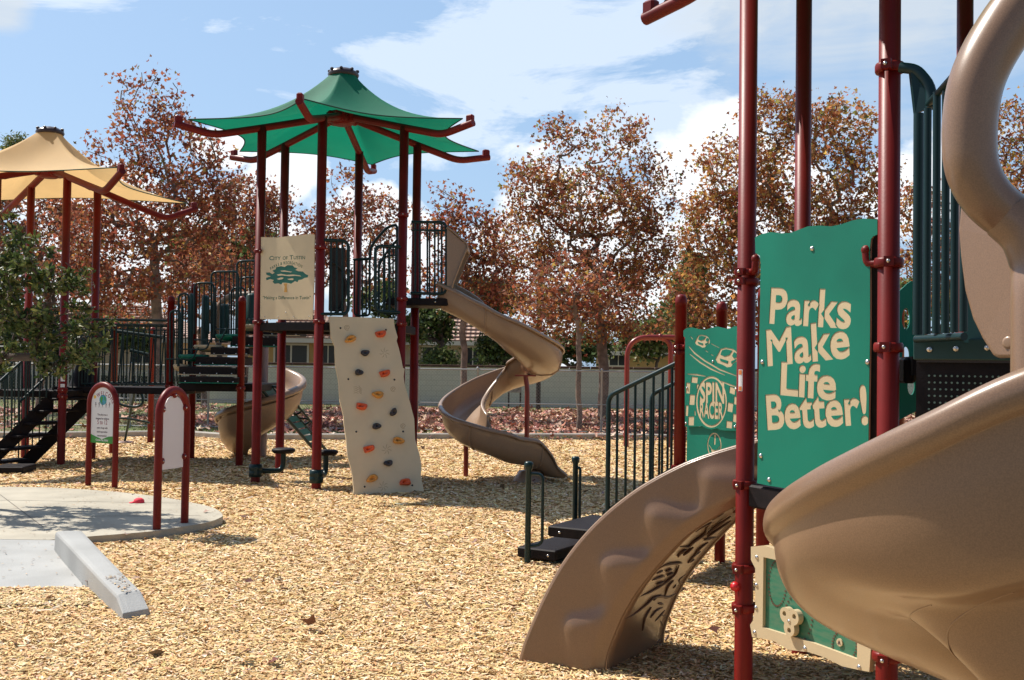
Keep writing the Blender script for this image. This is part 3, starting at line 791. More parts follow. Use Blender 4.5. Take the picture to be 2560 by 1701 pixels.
while xx < XW1:
    mb.box((xx + .39, 40, 1.545), (.77, .26, .09), bev=.01); xx += .8
mb.build('coping', 'brick', wl)
# picket fence left of it
pf = empty('picket_fence', (-20, 39, 0), 'pale grey steel picket fence behind the lawn at left', 'fence')
mb = MB(); x = -30
while x < XW0: mb.box((x, 38.6, .68), (.03, .03, 1.3)); x += .145
mb.build('pickets', mat('pale_picket_paint', (.42, .42, .42), .6), pf)
mb = MB(); mb.box(((XW0 - 30) / 2, 38.62, .2), (XW0 + 30, .035, .05)); mb.box(((XW0 - 30) / 2, 38.62, 1.15), (XW0 + 30, .035, .05)); mb.build('rails', M['galv'], pf)
# dark service yard behind the pickets
hg = MB(); hg.box((-24, 41.2, .55), (34, 1.0, 1.3), bev=.2); o = hg.build('clipped_hedge', mat('hedge', (.02, .03, .012), .9, .5, 8, 1.0, 12)); tag(o, 'dark clipped hedge running behind the picket fence', 'hedge')

# chain link fence along the kerb
cf = empty('chain_link_fence', (0, 24.2, 0), 'low chain link fence with thin steel posts along the kerb', 'fence')
FY = 24.4
xs = [at(px, 930, Y=FY).x for px in (-60, 112, 300, 480, 648, 800, 962, 1240 - 140, 1246 + 140, 1548, 1640, 1800, 1960, 2120)]
mb = MB()
for x in xs: mb = MB(); mb.lathe(V((x, FY, 0)), Zu, [(.024, 0), (.024, 1.50), (.03, 1.51), (.03, 1.54), (0, 1.56)], 8); mb.build('fence_post', 'galv', cf)
for h, nm in ((1.49, 'top_rail'), (.72, 'mid_rail'), (.1, 'bottom_rail')):
    mb = MB(); mb.tube([V((xs[0] - 3, FY, h)), V((xs[-1] + 8, FY, h))], .017 if h > 1 else .012, 8); mb.build(nm, 'galv', cf)
mb = MB(); x = xs[0] - 3; k = 0
while x < xs[-1] + 8:
    for sgn in (1, -1):
        a = V((x, FY + .004 * sgn, .08)); b = V((x + sgn * 1.4, FY + .004 * sgn, 1.48)); s_ = V((.0022, 0, 0))
        mb.add([a - s_, a + s_, b + s_, b - s_], [(0, 1, 2, 3)])
    x += .075
o = mb.build('wire_mesh', 'galv', cf)

# park notice board and dark posts on the lawn
sb = empty('notice_board', at(1188, 944, Y=37.5), 'small notice board on two dark posts before the block wall', 'sign')
for px in (1172, 1199):
    p = at(px, 940, Y=37.5); mb = MB(); mb.box((p.x, p.y, .6), (.06, .06, 1.2)); mb.build('post', 'darkpost', sb)
a, b = at(1172, 905, Y=37.45), at(1199, 870, Y=37.45)
mb = MB(); mb.box(((a.x + b.x) / 2, 37.42, (a.z + b.z) / 2), (b.x - a.x + .06, .05, b.z - a.z), bev=.01); mb.build('board', mat('faded_notice', (.25, .24, .22), .6, .5, 9), sb)
p = at(1240, 948, Y=37.3); mb = MB(); mb.lathe(V((p.x, p.y, 0)), Zu, [(.09, 0), (.08, 1.6), (.075, 6)], 10)
o = mb.build('utility_pole', 'darkpost'); tag(o, 'slim dark pole standing by the notice board, crossing the red trees', 'pole')

def rooftex():
    mt = bpy.data.materials.new('clay_tile_roof'); mt.use_nodes = True; nt = mt.node_tree; b = nt.nodes['Principled BSDF']; b.inputs['Roughness'].default_value = .85
    tcn = nt.nodes.new('ShaderNodeTexCoord'); wv = nt.nodes.new('ShaderNodeTexWave'); wv.inputs['Scale'].default_value = 1.3; wv.bands_direction = 'X'; nt.links.new(tcn.outputs['Object'], wv.inputs[0])
    nz = nt.nodes.new('ShaderNodeTexNoise'); nz.inputs['Scale'].default_value = 3; nt.links.new(tcn.outputs['Object'], nz.inputs[0])
    r = nt.nodes.new('ShaderNodeValToRGB'); r.color_ramp.elements[0].color = (.30, .16, .11, 1); r.color_ramp.elements[1].color = (.52, .38, .30, 1); nt.links.new(nz.outputs[0], r.inputs[0]); nt.links.new(r.outputs[0], b.inputs[0])
    bp = nt.nodes.new('ShaderNodeBump'); bp.inputs['Strength'].default_value = 1; bp.inputs['Distance'].default_value = .06; nt.links.new(wv.outputs[0], bp.inputs['Height']); nt.links.new(bp.outputs[0], b.inputs['Normal']); return mt
M['roof'] = rooftex()
M['stucco'] = mat('ochre_stucco', (.52, .34, .13), .9, .07, 2, .3, 40)
M['stucco2'] = mat('tan_stucco', (.50, .40, .26), .9, .07, 2, .3, 40)
M['trim'] = mat('cream_trim', (.66, .62, .50), .8)
M['glass'] = mat('dark_glass', (.03, .035, .04), .12)
def house(label, x0, x1, y0, dy, hw, hr, stucco, windows, door=None):
    t = empty('house', ((x0 + x1) / 2, y0, 0), label, 'house')
    mb = MB(); mb.box(((x0 + x1) / 2, y0 + dy / 2, hw / 2), (x1 - x0, dy, hw)); mb.build('wall', stucco, t)
    mb = MB(); e = .5; rows = []
    A = [V((x0 - e, y0 - e, hw + .02)), V((x1 + e, y0 - e, hw + .02)), V((x1 + e, y0 + dy + e, hw + .02)), V((x0 - e, y0 + dy + e, hw + .02))]
    r1, r2 = V((x0 + dy * .4, y0 + dy / 2, hw + hr)), V((x1 - dy * .4, y0 + dy / 2, hw + hr))
    mb.add(A + [r1, r2], [(0, 1, 5, 4), (1, 2, 5), (2, 3, 4, 5), (3, 0, 4)]); rf = mb.build('roof', 'roof', t, thick=.12)
    # barrel tile courses stepped up the front slope
    nrow = 12
    for i in range(nrow):
        f = i / nrow; a = A[0].lerp(r1, f) + Zu * .05; b = A[1].lerp(r2, f) + Zu * .05
        tb = MB(); tb.tube([a, b], .045, 6); tb.build('tile_course', 'roof', rf)
    mb = MB(); mb.box(((x0 + x1) / 2, y0 - e + .0, hw - .07), (x1 - x0 + 2 * e, .06, .2)); mb.build('fascia', 'trim', t)
    for (wx, wz, ww, wh) in windows:
        mb = MB(); mb.box((wx, y0 - .03, wz), (ww, .1, wh)); wn = mb.build('window', 'trim', t)
        mb = MB()
        mb.box((wx - ww * .235, y0 - .075, wz), (ww * .42, .03, wh * .84)); mb.box((wx + ww * .235, y0 - .075, wz), (ww * .42, .03, wh * .84)); mb.build('pane', 'glass', wn)
    return t
def hx(px, Y): return at(px, 800, Y=Y).x
def hz(py, Y, px=900): return at(px, py, Y=Y).z
house('ochre stucco bungalow with pale tiled roof seen between the maroon posts', hx(560, 48), hx(800, 48), 48, 7, 2.65, 1.5, 'stucco', [(hx(757, 48), 1.95, 1.1, 1.0), (hx(672, 48), 1.9, 1.6, 1.1)])
house('yellow stucco house with white trimmed window right of the climbing panel', hx(925, 52), hx(1180, 52), 52, 9, 2.7, 2.4, 'stucco2', [(hx(1090, 52), 2.0, 1.1, 1.0), (hx(1000, 52), 2.0, 1.2, 1.0)])
house('tan gabled house half hidden behind the red handrail arch', hx(1405, 50), hx(1700, 50), 50, 8, 2.3, 1.4, 'stucco', [(hx(1425, 50), 2.0, .9, .8), (hx(1600, 50), 1.9, 1.2, .8)])
house('low stucco house behind the picket fence far left', hx(-80, 50), hx(420, 50), 50, 8, 2.6, 1.8, 'stucco2', [(hx(150, 50), 1.9, 1.4, 1.0), (hx(330, 50), 1.9, 1.2, 1.0)])

# ------------------------------------------------------------------ trees
def lobe(px, py, rx, ry, Y, w_=None, dep=None):
    c = at(px, py, Y=Y); k = Y / FPX
    return (np.array(c), rx * k, (dep if dep else max(rx, ry) * k * .8), ry * k, w_ if w_ else rx * ry)
def sycamore(label, bx, Y, lobes, ntips, lpt, seed, pal, tr=.11, fork=.5, bare=0., ls=.098, by=None, spread=.30):
    b = at(bx, 990, Y=Y); b.z = 0.02
    return grow_tree('sycamore_tree', label, b, [lobe(*l[:4], Y + (l[4] if len(l) > 4 else 0), (l[5] if len(l) > 5 else None)) for l in lobes], int(ntips * 1.15), int(lpt * 1.12), ls, RED_PAL, PALS[pal], seed, twig_r=.008, trunk_r=tr, fork=fork, bare=bare, group='autumn sycamores behind the play area', spread=spread)
sycamore('tall autumn sycamore behind the yellow canopy, sparse purplish top', 362, 27, [(330, 250, 95, 95, 0, 5000), (400, 350, 130, 90), (270, 370, 90, 80, 0, 4000), (360, 480, 190, 110), (470, 470, 110, 100), (330, 620, 230, 90), (250, 560, 150, 120)], 620, 15, 11, 'red', .13, .52, .12)
sycamore('reddish sycamore between the yellow canopy and the green canopy', 560, 33, [(560, 470, 90, 75), (610, 500, 80, 70), (540, 590, 130, 90), (620, 640, 100, 60)], 330, 15, 12, 'red', .1, .4)
sycamore('thin red sycamore seen between the green tower posts', 800, 34, [(800, 430, 45, 60, 0, 900), (760, 520, 70, 60), (860, 490, 75, 60), (840, 590, 120, 80), (720, 600, 90, 80)], 330, 13, 13, 'red', .09, .45, .15)
sycamore('nearly bare sycamore just right of the green canopy', 1066, 29, [(1040, 440, 60, 50, 0, 1200), (990, 500, 60, 60, 0, 1500), (1080, 540, 80, 80), (1120, 640, 80, 80), (1030, 640, 90, 60)], 330, 9, 14, 'red', .09, .6, .3)
sycamore('broad orange brown sycamore behind the spiral slide', 1392, 31, [(1300, 320, 60, 60, 0, 1800), (1420, 310, 70, 60, 0, 2600), (1240, 430, 90, 70), (1370, 460, 150, 100), (1500, 430, 80, 90, 0, 4500), (1220, 560, 110, 90), (1440, 580, 130, 90), (1330, 660, 190, 90), (1480, 560, 80, 100), (1360, 740, 190, 60)], 900, 16, 15, 'rust', .15, .45)
sycamore('slender sycamore with pale trunk in front of the block wall', 1334, 25.5, [(1330, 640, 110, 70), (1260, 680, 90, 60), (1400, 690, 90, 60)], 240, 5, 16, 'red', .065, .75, 0, .10)
sycamore('large rusty sycamore behind the two near maroon posts', 1800, 28, [(1790, 270, 80, 70), (1930, 290, 90, 70), (1700, 400, 110, 90), (1860, 420, 150, 110), (2000, 420, 70, 100, 0, 3500), (1640, 520, 90, 80), (1800, 560, 200, 110), (1640, 660, 110, 70), (1960, 560, 110, 90), (1680, 740, 160, 60)], 900, 17, 17, 'orange', .15, .45)
sycamore('rusty sycamore seen right of the near maroon post and inside the slide ring', 2250, 30, [(2130, 500, 70, 90), (2110, 640, 80, 90), (2330, 300, 70, 80), (2370, 450, 110, 120), (2250, 600, 120, 100)], 420, 16, 18, 'orange', .13, .45)
sycamore('dark red sycamore at the far left behind the yellow canopy posts', 90, 31, [(60, 480, 110, 80), (150, 560, 120, 100), (20, 600, 110, 100), (170, 670, 150, 70)], 420, 14, 19, 'red', .12, .45)
sycamore('low red sycamore behind the bridge railings', 470, 36, [(450, 650, 150, 70), (350, 700, 120, 60), (560, 680, 110, 60)], 260, 15, 20, 'red', .1, .5)
# green trees and shrubs further back
def greentree(label, bx, Y, lobes, nt_, lp, seed, pw=(2, 3, 1, 2), ls=.16, nm='evergreen_tree', tr=.12, cat='tree', shape=OVAL, grp=None):
    b = at(bx, 960, Y=Y); b.z = 0
    return grow_tree(nm, label, b, [lobe(*l[:4], Y) for l in lobes], nt_, lp, ls, GREEN_PAL, pw, seed, trunk_r=tr, fork=.4, spread=.34, shape=shape, lmat='leafgreen', bark='barkdark', cat=cat, group=grp)
LF = LEAFSHAPE
greentree('olive green tree behind the gap left of the green tower', 500, 44, [(470, 590, 80, 70), (590, 580, 60, 60)], 130, 46, 31, (1, 4, 3, 1), .2, shape=LF)
greentree('dark green tree left of the spiral slide', 1000, 43, [(985, 745, 75, 45), (1120, 690, 80, 50), (880, 690, 60, 40)], 140, 50, 32, (3, 3, 1, 3), .17, shape=LF)
greentree('bright green bush above the wall beside the yellow house', 1012, 42, [(1012, 838, 36, 28)], 50, 60, 33, (1, 5, 1, .5), .12, 'bush', .05, 'bush', LF)
greentree('dark leafy shrub below the spiral slide turn', 1160, 42.5, [(1160, 810, 60, 45)], 60, 60, 34, (3, 3, 1, 3), .13, 'bush', .05, 'bush', LF)
greentree('grey green conifer at the left edge of the rusty sycamore', 1592, 40, [(1590, 650, 32, 60), (1590, 740, 40, 60)], 110, 55, 35, (1, 3, 3, 1), .15, shape=LF)
greentree('olive shrub behind the tan gabled house', 1500, 44, [(1500, 780, 75, 50), (1560, 720, 50, 50)], 90, 55, 36, (1, 3, 5, 1), .16, 'bush', .06, 'bush', LF)
greentree('dark evergreen mass behind the sycamore trunks', 1330, 45, [(1260, 800, 60, 35), (1345, 800, 60, 30)], 70, 45, 37, (4, 3, 1, 4), .17, shape=LF)
greentree('green tree beyond the right hand play tower', 2130, 42, [(2100, 720, 120, 70), (2300, 720, 140, 80)], 120, 50, 38, (2, 3, 3, 1), .18, shape=LF)
greentree('feathery pale green treetop rising at the left edge', 30, 60, [(36, 345, 30, 32), (10, 420, 50, 60)], 120, 50, 39, (1, 3, 4, 0), .18, shape=OVAL)
greentree('dark evergreen behind the far left of the bridge', 60, 44, [(40, 760, 160, 60), (240, 770, 120, 60)], 170, 50, 40, (4, 3, 1, 4), .17, shape=LF)
# near tree at the left edge: trunk outside the picture, dark oblong leaves reaching in
YB = 11.0
lob = [lobe(-90, 640, 170, 150, YB, 12000), lobe(50, 660, 100, 130, YB - .2, 15000), lobe(150, 690, 80, 95, YB - .1, 9000), lobe(140, 800, 90, 70, YB, 7500), lobe(0, 780, 110, 90, YB + .4, 9000), lobe(20, 560, 70, 80, YB + .5, 5000), lobe(215, 790, 45, 70, YB - .3, 3000)]
def near_tree():
    b = V((-6.6, YB + .5, 0)); 
    t = grow_tree('evergreen_tree', 'near evergreen tree with dark oblong leaves reaching in from the left edge', b, lob, 640, 1, .05, GREEN_PAL, (1, 1, 1, 1), 51, trunk_r=.06, fork=.55, lmat='leafgreen', bark='barkdark', spread=.1, twig_r=.004)
    old = [c for c in t.children if c.name.startswith('crown')][0]; 
    br = [c for c in t.children if c.name.startswith('branches')][0]
    rs2 = np.random.RandomState(52); co = np.array([v.co for v in br.data.vertices]) + np.array(V(b))
    # rosettes of leaves round the twig ends only
    ends = co[np.linalg.norm(co - np.roll(co, 3, 0), axis=1) > .12]
    ends = co[-3:] if len(ends) == 0 else ends
    pulled = []
    for i in rs2.permutation(len(ends))[:2100]:
        e = ends[i]
        if e[2] > .9 and all(((e - p) ** 2).sum() > .0022 for p in pulled[-60:]): pulled.append(e)
    C = np.repeat(np.array(pulled), 12, 0); dr_ = rs2.normal(size=C.shape) * np.array([1, 1, .8]) + np.array([.25, -.1, .5])
    lv = leaf_verts(rs2, C + rs2.normal(0, .026, C.shape), .066, OVAL * np.array([1.15, 1, 1]), 0, dirs=dr_ / np.linalg.norm(dr_, axis=1)[:, None])
    o = quads_mesh('crown', lv - np.array(V(b)), 0, pick_tints(rs2, len(C), [(0.05, 0.08, 0.022), (0.11, 0.14, 0.04), (0.24, 0.24, 0.07)], [4, 4, 2]), 'leafgreen', t)
    me = old.data; bpy.data.objects.remove(old); bpy.data.meshes.remove(me); return t
near_tree()
# shade tree outside the frame on the left whose thin shadow falls on the pad


# ================================================================== LEFT PLAY STRUCTURE (green tower, bridge, yellow tower)
GC = at(790, 265, Y=14.52); GCx, GCy = GC.x, GC.y
PS = empty('play_structure', (GCx, GCy, 0), 'large playground structure with green and yellow shade canopies, climbing panel, bridge and two spiral slides', 'play structure')
def hexp(cx, cy, a, r=1.1): return V((cx + r * math.sin(R(a)), cy - r * math.cos(R(a)), 0))
ang = {'F': -3.9, 'RF': 56.1, 'RB': 116.1, 'B': 176.1, 'LB': -123.9, 'LF': -63.9}
GP = {k: hexp(GCx, GCy, a) for k, a in ang.items()}
PR = 0.06
for k, p in GP.items(): post(PS, p.x, p.y, 4.72, PR, cap=False)
canopy(PS, (GCx, GCy), 4.96, 2.22, 6, R(-3.9), 4.64, 4.54, 1.1, 4.72, 5.56, 'fabgreen', .048)
DK = 2.11
def deck(parent, pts, h, th=.06, mt='black', name='deck'):
    mb = MB(); mb.prism([V((p.x, p.y, h)) for p in pts], Zu, th)
    # skirt beams
    n = len(pts)
    for i in range(n):
        a, b = V((pts[i].x, pts[i].y, 0)), V((pts[(i + 1) % n].x, pts[(i + 1) % n].y, 0)); d = b - a
        mb.box((a + b) / 2 + Zu * (h - th / 2 - .02), (d.length - .1, .05, .11), d, bev=.01)
    o = mb.build(name, mt, parent)
    return o
ring = [GP[k] for k in ('F', 'RF', 'RB', 'B', 'LB', 'LF')]
dk = deck(PS, ring, DK)
camd = lambda p: (V((0, 0, 0)) - V((p.x, p.y, 0))).normalized()
for k in ('F', 'LF', 'RF'):
    p = GP[k]; collar(PS, p.x, p.y, 2.12, PR, camd(p))
collar(PS, GP['LF'].x, GP['LF'].y, 3.06, PR, camd(GP['LF']), hook=(GP['F'] - GP['LF']))
collar(PS, GP['F'].x, GP['F'].y, 3.06, PR, camd(GP['F']), hook=(GP['LF'] - GP['F']))
collar(PS, GP['RF'].x, GP['RF'].y, 2.45, PR, camd(GP['RF']))
collar(PS, GP['RF'].x, GP['RF'].y, 3.55, PR, camd(GP['RF']))
# --- city sign panel
fr = Frame(GP['LF'] + camd(GP['LF']) * .03, GP['F'] - GP['LF'])
out_px = [(603, 547), (640, 548), (665, 545), (690, 543), (712, 540), (727, 541), (726, 640), (722, 737), (650, 737), (601, 736), (602, 640)]
outl = [fr.uv(*p) for p in out_px]
def px_scale(fr, x0, y0, x1, y1): a, b = fr.uv(x0, y0), fr.uv(x1, y1); return math.hypot(a[0] - b[0], a[1] - b[1]), a, math.atan2(b[1] - a[1], b[0] - a[0])
def fit_text(fr, body, xl, yl, xr, yr, caph, bold=.0, gap=1):
    wdt, a, an = px_scale(fr, xl, yl, xr, yr); l = text_loops(body, 1.0, 0); x0 = min(p[0] for q in l for p in q); x1 = max(p[0] for q in l for p in q)
    s = caph / .729; sx = wdt / ((x1 - x0) * s)
    l = text_loops(body, s, bold, sx); x0 = min(p[0] for q in l for p in q)
    return xf([[(p[0] - x0, p[1]) for p in q] for q in l], a[0], a[1], an)
letters = []
letters += fit_text(fr, 'C', 622, 600, 631, 600, .056, .0012) + fit_text(fr, 'ITY', 632, 600, 648, 599, .044, .0012) + fit_text(fr, 'OF', 653, 599, 664, 599, .044, .0012) + fit_text(fr, 'T', 669, 599, 677, 598, .056, .0012) + fit_text(fr, 'USTIN', 678, 598, 704, 598, .044, .0012)
cxy = fr.uv(661, 655); sc_ = fr.uv(700, 600)[0] - fr.uv(622, 600)[0]
letters += arc_text('PARKS & RECREATION', .054, cxy[0], fr.uv(661, 609.5)[1] - .66, .66, 90.5, .0016, .9, 1.0)
letters += fit_text(fr, '"Making a Difference in Tustin"', 607, 690, 717, 690, .042, .0012)
# oak tree emblem
def emb(px): return [fr.uv(*p) for p in px]
Q = lambda u, v: ((440 + u / 3.733) * .922, (540 + v / 3.733) * .922)
crown = [(845, 530), (880, 528), (905, 545), (925, 530), (905, 512), (935, 498), (940, 480), (985, 470), (1020, 478), (1045, 460), (1095, 462), (1110, 480), (1140, 490), (1120, 505), (1150, 518), (1190, 520), (1215, 545), (1240, 555), (1235, 575), (1205, 580), (1180, 595), (1150, 600), (1140, 620), (1115, 610), (1080, 635), (1055, 628), (1030, 625), (1000, 625), (990, 642), (960, 630), (925, 635), (905, 615), (920, 600), (885, 590), (850, 603), (845, 580), (890, 565), (850, 550)]
gap1 = [(945, 548), (985, 542), (1040, 552), (1100, 548), (1160, 556), (1175, 566), (1120, 560), (1060, 564), (1000, 556), (960, 560)]
gap2 = [(980, 512), (1020, 510), (1060, 518), (1090, 522), (1075, 528), (1030, 522), (990, 520)]
gap3 = [(945, 588), (985, 575), (1010, 578), (1000, 590), (965, 598)]
gap4 = [(1045, 590), (1090, 582), (1105, 590), (1095, 600), (1060, 598)]
crownl = [emb([Q(*p) for p in g]) for g in (crown, gap1, gap2, gap3, gap4)]
trunkl = emb([Q(*p) for p in [(1010, 632), (1045, 630), (1038, 655), (1045, 712), (1015, 712), (1022, 660)]])
sp = flat('sign_panel', 'climb', fr, [outl], .012, .002, PS, [letters, [crownl[0]]])
flat('panel_core', 'logogreen', fr, [[(u * .985 + .008, v * .985 + .035) for u, v in outl]], .0098, .014, sp)
tr_ = [crownl[1], crownl[2], crownl[3], crownl[4]]
for g in tr_: flat('emblem_gap', 'climb', fr, [g], .0118, .0015, sp)
flat('emblem_trunk', 'logoorange', fr, [trunkl], .0145, .004, sp)
bolts(sp, [fr.p(*fr.uv(*p), .012) for p in ((612, 731), (643, 731), (678, 731), (714, 730), (660, 721))], fr.N, .009)

# --- climbing panel
midF = (GP['F'] + GP['RF']) / 2; od = V((math.sin(R(26.1)), -math.cos(R(26.1)), 0)); sd = (GP['RF'] - GP['F']).normalized()
T0 = midF + od * .06 + Zu * 2.14; B0 = midF + od * .72 + Zu * 0
up_ = (T0 - B0).normalized(); cfm = Frame(B0, sd, up_)
q = lambda u, v: ((800 + u / 3.135) * .922, (760 + v / 3.135) * .922)
cl_out = [(70, 97), (300, 104), (578, 115), (585, 180), (608, 260), (600, 290), (618, 350), (630, 400), (650, 500), (663, 510), (655, 570), (665, 640), (683, 700), (705, 770), (722, 840), (738, 900), (745, 1060), (762, 1120), (780, 1180), (795, 1270), (790, 1340), (803, 1410), (818, 1485), (700, 1500), (560, 1500), (250, 1515), (265, 1460), (255, 1350), (238, 1270), (215, 1190), (205, 1060), (187, 930), (185, 880), (170, 820), (155, 760), (145, 600), (120, 480), (115, 330), (85, 260), (78, 150)]
cp_ = flat('climbing_panel', 'climb', cfm, [[cfm.uv(*q(*p)) for p in cl_out]], 0.0, .025, PS)
def hold(kind, u, v, rot, s=1.0):
    a, b = cfm.uv(*q(u, v)); c = cfm.p(a, b); Uv = cfm.U * math.cos(rot) + cfm.V * math.sin(rot); Vv = cfm.N.cross(Uv); n = cfm.N; mb = MB()
    rows = []; nk = 16
    if kind == 'y': hgt, rx, ry, dip = .05, .062, .036, .55
    elif kind == 'r': hgt, rx, ry, dip = .055, .055, .034, .45
    else: hgt, rx, ry, dip = .055, .048, .036, .3
    for (f, h) in ((1.0, 0), (1.05, .3), (.98, .75), (.75, 1.0), (.5, .95), (.28, 1 - dip), (.0, 1 - dip * 1.2)):
        row = []
        for k in range(nk):
            t = 2 * math.pi * k / nk; ex = .55 if kind == 'r' else 1.0
            cx_, sy_ = math.cos(t), math.sin(t); X = math.copysign(abs(cx_) ** ex, cx_); Y = math.copysign(abs(sy_) ** ex, sy_)
            bump = 1 + .10 * math.sin(3 * t + u) + (.12 * X if kind != 'b' else .2 * max(0, -X) ** 2)
            lift = (1 + (.45 if kind == 'r' else .25) * X)
            row.append(c + Uv * (X * rx * f * bump * s) + Vv * (Y * ry * f * bump * s) + n * (h * hgt * lift * s))
        rows.append(row)
    mb.grid(rows, True, True); o = mb.build('climbing_hold', {'y': 'holdyel', 'r': 'holdred', 'b': 'holdblk'}[kind], cp_)
    b_ = MB(); b_.lathe(c + n * (hgt * .5 * s), n, [(.009, 0), (.009, .012), (0, .014)], 8)
for u, v, r_ in ((465, 240, 0.05), (497, 550, .15), (315, 805, -.3), (372, 1140, .2), (657, 1400, 0)): hold('r', u, v, r_, 1.12)
for u, v, r_ in ((230, 280, .35), (445, 713, -.15), (605, 1073, -.2), (400, 1372, .35)): hold('y', u, v, r_, 1.15)
for u, v, r_ in ((352, 388, 0), (300, 540, 3.1), (572, 850, 1.0), (442, 962, 0), (533, 1250, 0)): hold('b', u, v, r_)
# carved fossils
def carved(strokes_px, wd=.005):
    ls = [stroke([cfm.uv(*q(*p)) for p in s_], wd) for s_ in strokes_px]
    return ls
fos = []
for (cx0, cy0, rr) in ((213, 185, 26), (574, 666, 24), (652, 955, 24)):
    fos.append([(cx0 + rr * (1 - i / 26) * math.cos(i * .55 + 1), cy0 + rr * .9 * (1 - i / 26) * math.sin(i * .55 + 1)) for i in range(22)])
for (cx0, cy0) in ((505, 385), (522, 1140), (495, 1430)):
    for k in range(7):
        a = k * .9; fos.append([(cx0 + 8 * math.cos(a), cy0 + 8 * math.sin(a)), (cx0 + 26 * math.cos(a + .1), cy0 + 28 * math.sin(a + .1)), (cx0 + 40 * math.cos(a + .3), cy0 + 42 * math.sin(a + .3))])
for k in range(4): fos.append([(262, 652 + k * 16), (285, 650 + k * 15), (300, 660 + k * 14)]); fos.append([(303, 640 + k * 14), (318, 660 + k * 14), (328, 672 + k * 12)])
M['carve'] = mat('carved_line', (.30, .20, .11), .7)
for f_ in fos: flat('carved_line', 'carve', cfm, carved([f_], .0045), .0012, .001, cp_)
for u, v in ((160, 190), (517, 203), (222, 590), (583, 594), (284, 1002), (651, 1000), (350, 1433), (723, 1422)):
    mb = MB(); mb.lathe(cfm.p(*cfm.uv(*q(u, v)), 0), cfm.N, [(.013, 0), (.012, .004), (0, .005)], 10); mb.build('bolt', 'darkpost', cp_)

def arail(path_px, Yd, bars_px, r=.021, rb=.012, rad=.09, name='guard_rail', mt='green', closed=False):
    path = rounded([at(x, y, Y=Yd if not callable(Yd) else Yd(x)) for x, y in path_px], rad)
    gy = lambda x: Yd(x) if callable(Yd) else Yd
    return rail_loop(PS, path, [(at(x, a, Y=gy(x)), at(x, b, Y=gy(x))) for x, a, b in bars_px], r, rb, mt, name)
YF = GP['F'].y; YR = GP['RF'].y
ysl = lambda x: YF - .02 + (x - 745) / (930 - 745) * (YR - YF)
arail([(740, 553), (803, 556), (803, 724), (738, 724)], ysl, [(763, 556, 724), (776, 556, 724), (789, 556, 723)])
arail([(930, 570), (865, 567), (865, 718), (928, 721)], ysl, [(884, 568, 719), (898, 568, 720), (912, 569, 720)])
# dark bubble panel
mb = MB(); fb = Frame(GP['F'] + V((0, .35, 0)), V((1, .12, 0)))
a, b = fb.uv(757, 718), fb.uv(796, 572)
mb.box(fb.p((a[0] + b[0]) / 2, (a[1] + b[1]) / 2), (b[0] - a[0], .03, b[1] - a[1]), fb.U, bev=.02); bp_ = mb.build('store_panel', 'deckbrown', PS)
mb = MB(); c = fb.p(a[0] + .02, (a[1] + b[1]) / 2 - .12, .03); mb.tube([c + fb.U * (.20 * math.cos(t)) + Zu * (.34 * math.sin(t)) for t in [i * math.pi / 12 - math.pi / 2 for i in range(13)]], .018, 8); mb.build('bubble_rim', 'darkpost', bp_)
# rails at the back of the deck
YBk = GP['B'].y - .05
arail([(815, 599), (853, 597)], YBk, [], rad=.02)
arail([(817, 599), (817, 728), (852, 728), (852, 597)], YBk, [(826, 599, 728), (835, 599, 728), (844, 598, 728)], r=.016, rad=.06)
arail([(853, 600), (853, 573), (868, 551), (893, 524), (915, 517), (916, 575)], YBk - .1, [])
arail([(873, 728), (873, 610), (890, 583), (908, 562), (920, 548)], YBk - .3, [(887, 590, 726), (896, 578, 726), (906, 570, 726), (916, 560, 726)], r=.018)
arail([(873, 640), (873, 600), (893, 590), (925, 588)], YBk - .3, [], r=.014)
# slide entrance balcony
YS = 14.25
arail([(948, 512), (1029, 513), (1029, 678), (946, 676)], YS, [(957, 512, 678), (968, 512, 678), (985, 512, 678), (1002, 512, 678), (1018, 512, 678)], rb=.013, rad=.09)
arail([(948, 531), (1029, 532)], YS, [], r=.011, rad=.01)
arail([(960, 530), (1024, 531)], YS + .75, [(968, 531, 690), (990, 531, 690), (1010, 531, 690)], r=.012, rad=.01)
a, b = at(930, 704, Y=YS), at(1028, 704, Y=YS)
mb = MB(); mb.box(((a.x + b.x) / 2 - .1, YS + .38, a.z + .05), (b.x - a.x + .25, .78, .1), bev=.012); sdk = mb.build('slide_deck', 'black', PS)
bolts(sdk, [at(1003, 696, Y=YS - .02)], V((0, -1, 0)), .012)
# slide hood
mb = MB(); hood = [(1030, 524), (1042, 532), (1060, 548), (1077, 563), (1077, 572), (1066, 596), (1056, 622), (1046, 648), (1040, 668), (1030, 672)]
mb.prism([at(x, y, Y=YS - .03) + V((0, .78, 0)) for x, y in hood], V((0, -1, 0)), .05); mb.build('slide_hood_side', 'slide2', PS)
mb = MB(); mb.prism([at(x, y, Y=YS - .03) for x, y in hood], V((0, -1, 0)), .05); ho = mb.build('slide_hood_side', 'slide2', PS)
mb = MB(); e = [at(x, y, Y=YS - .05) for x, y in hood[:9]]; mb.tube(e, .014, 6); mb.build('hood_edge', 'slide2', ho)
mb = MB(); hp = [at(x, y, Y=YS - .03) for x, y in hood[:5]]; mb.grid([hp, [p + V((0, .78, 0)) for p in hp]], False); mb.build('hood_roof', 'slide2', ho, thick=.02)
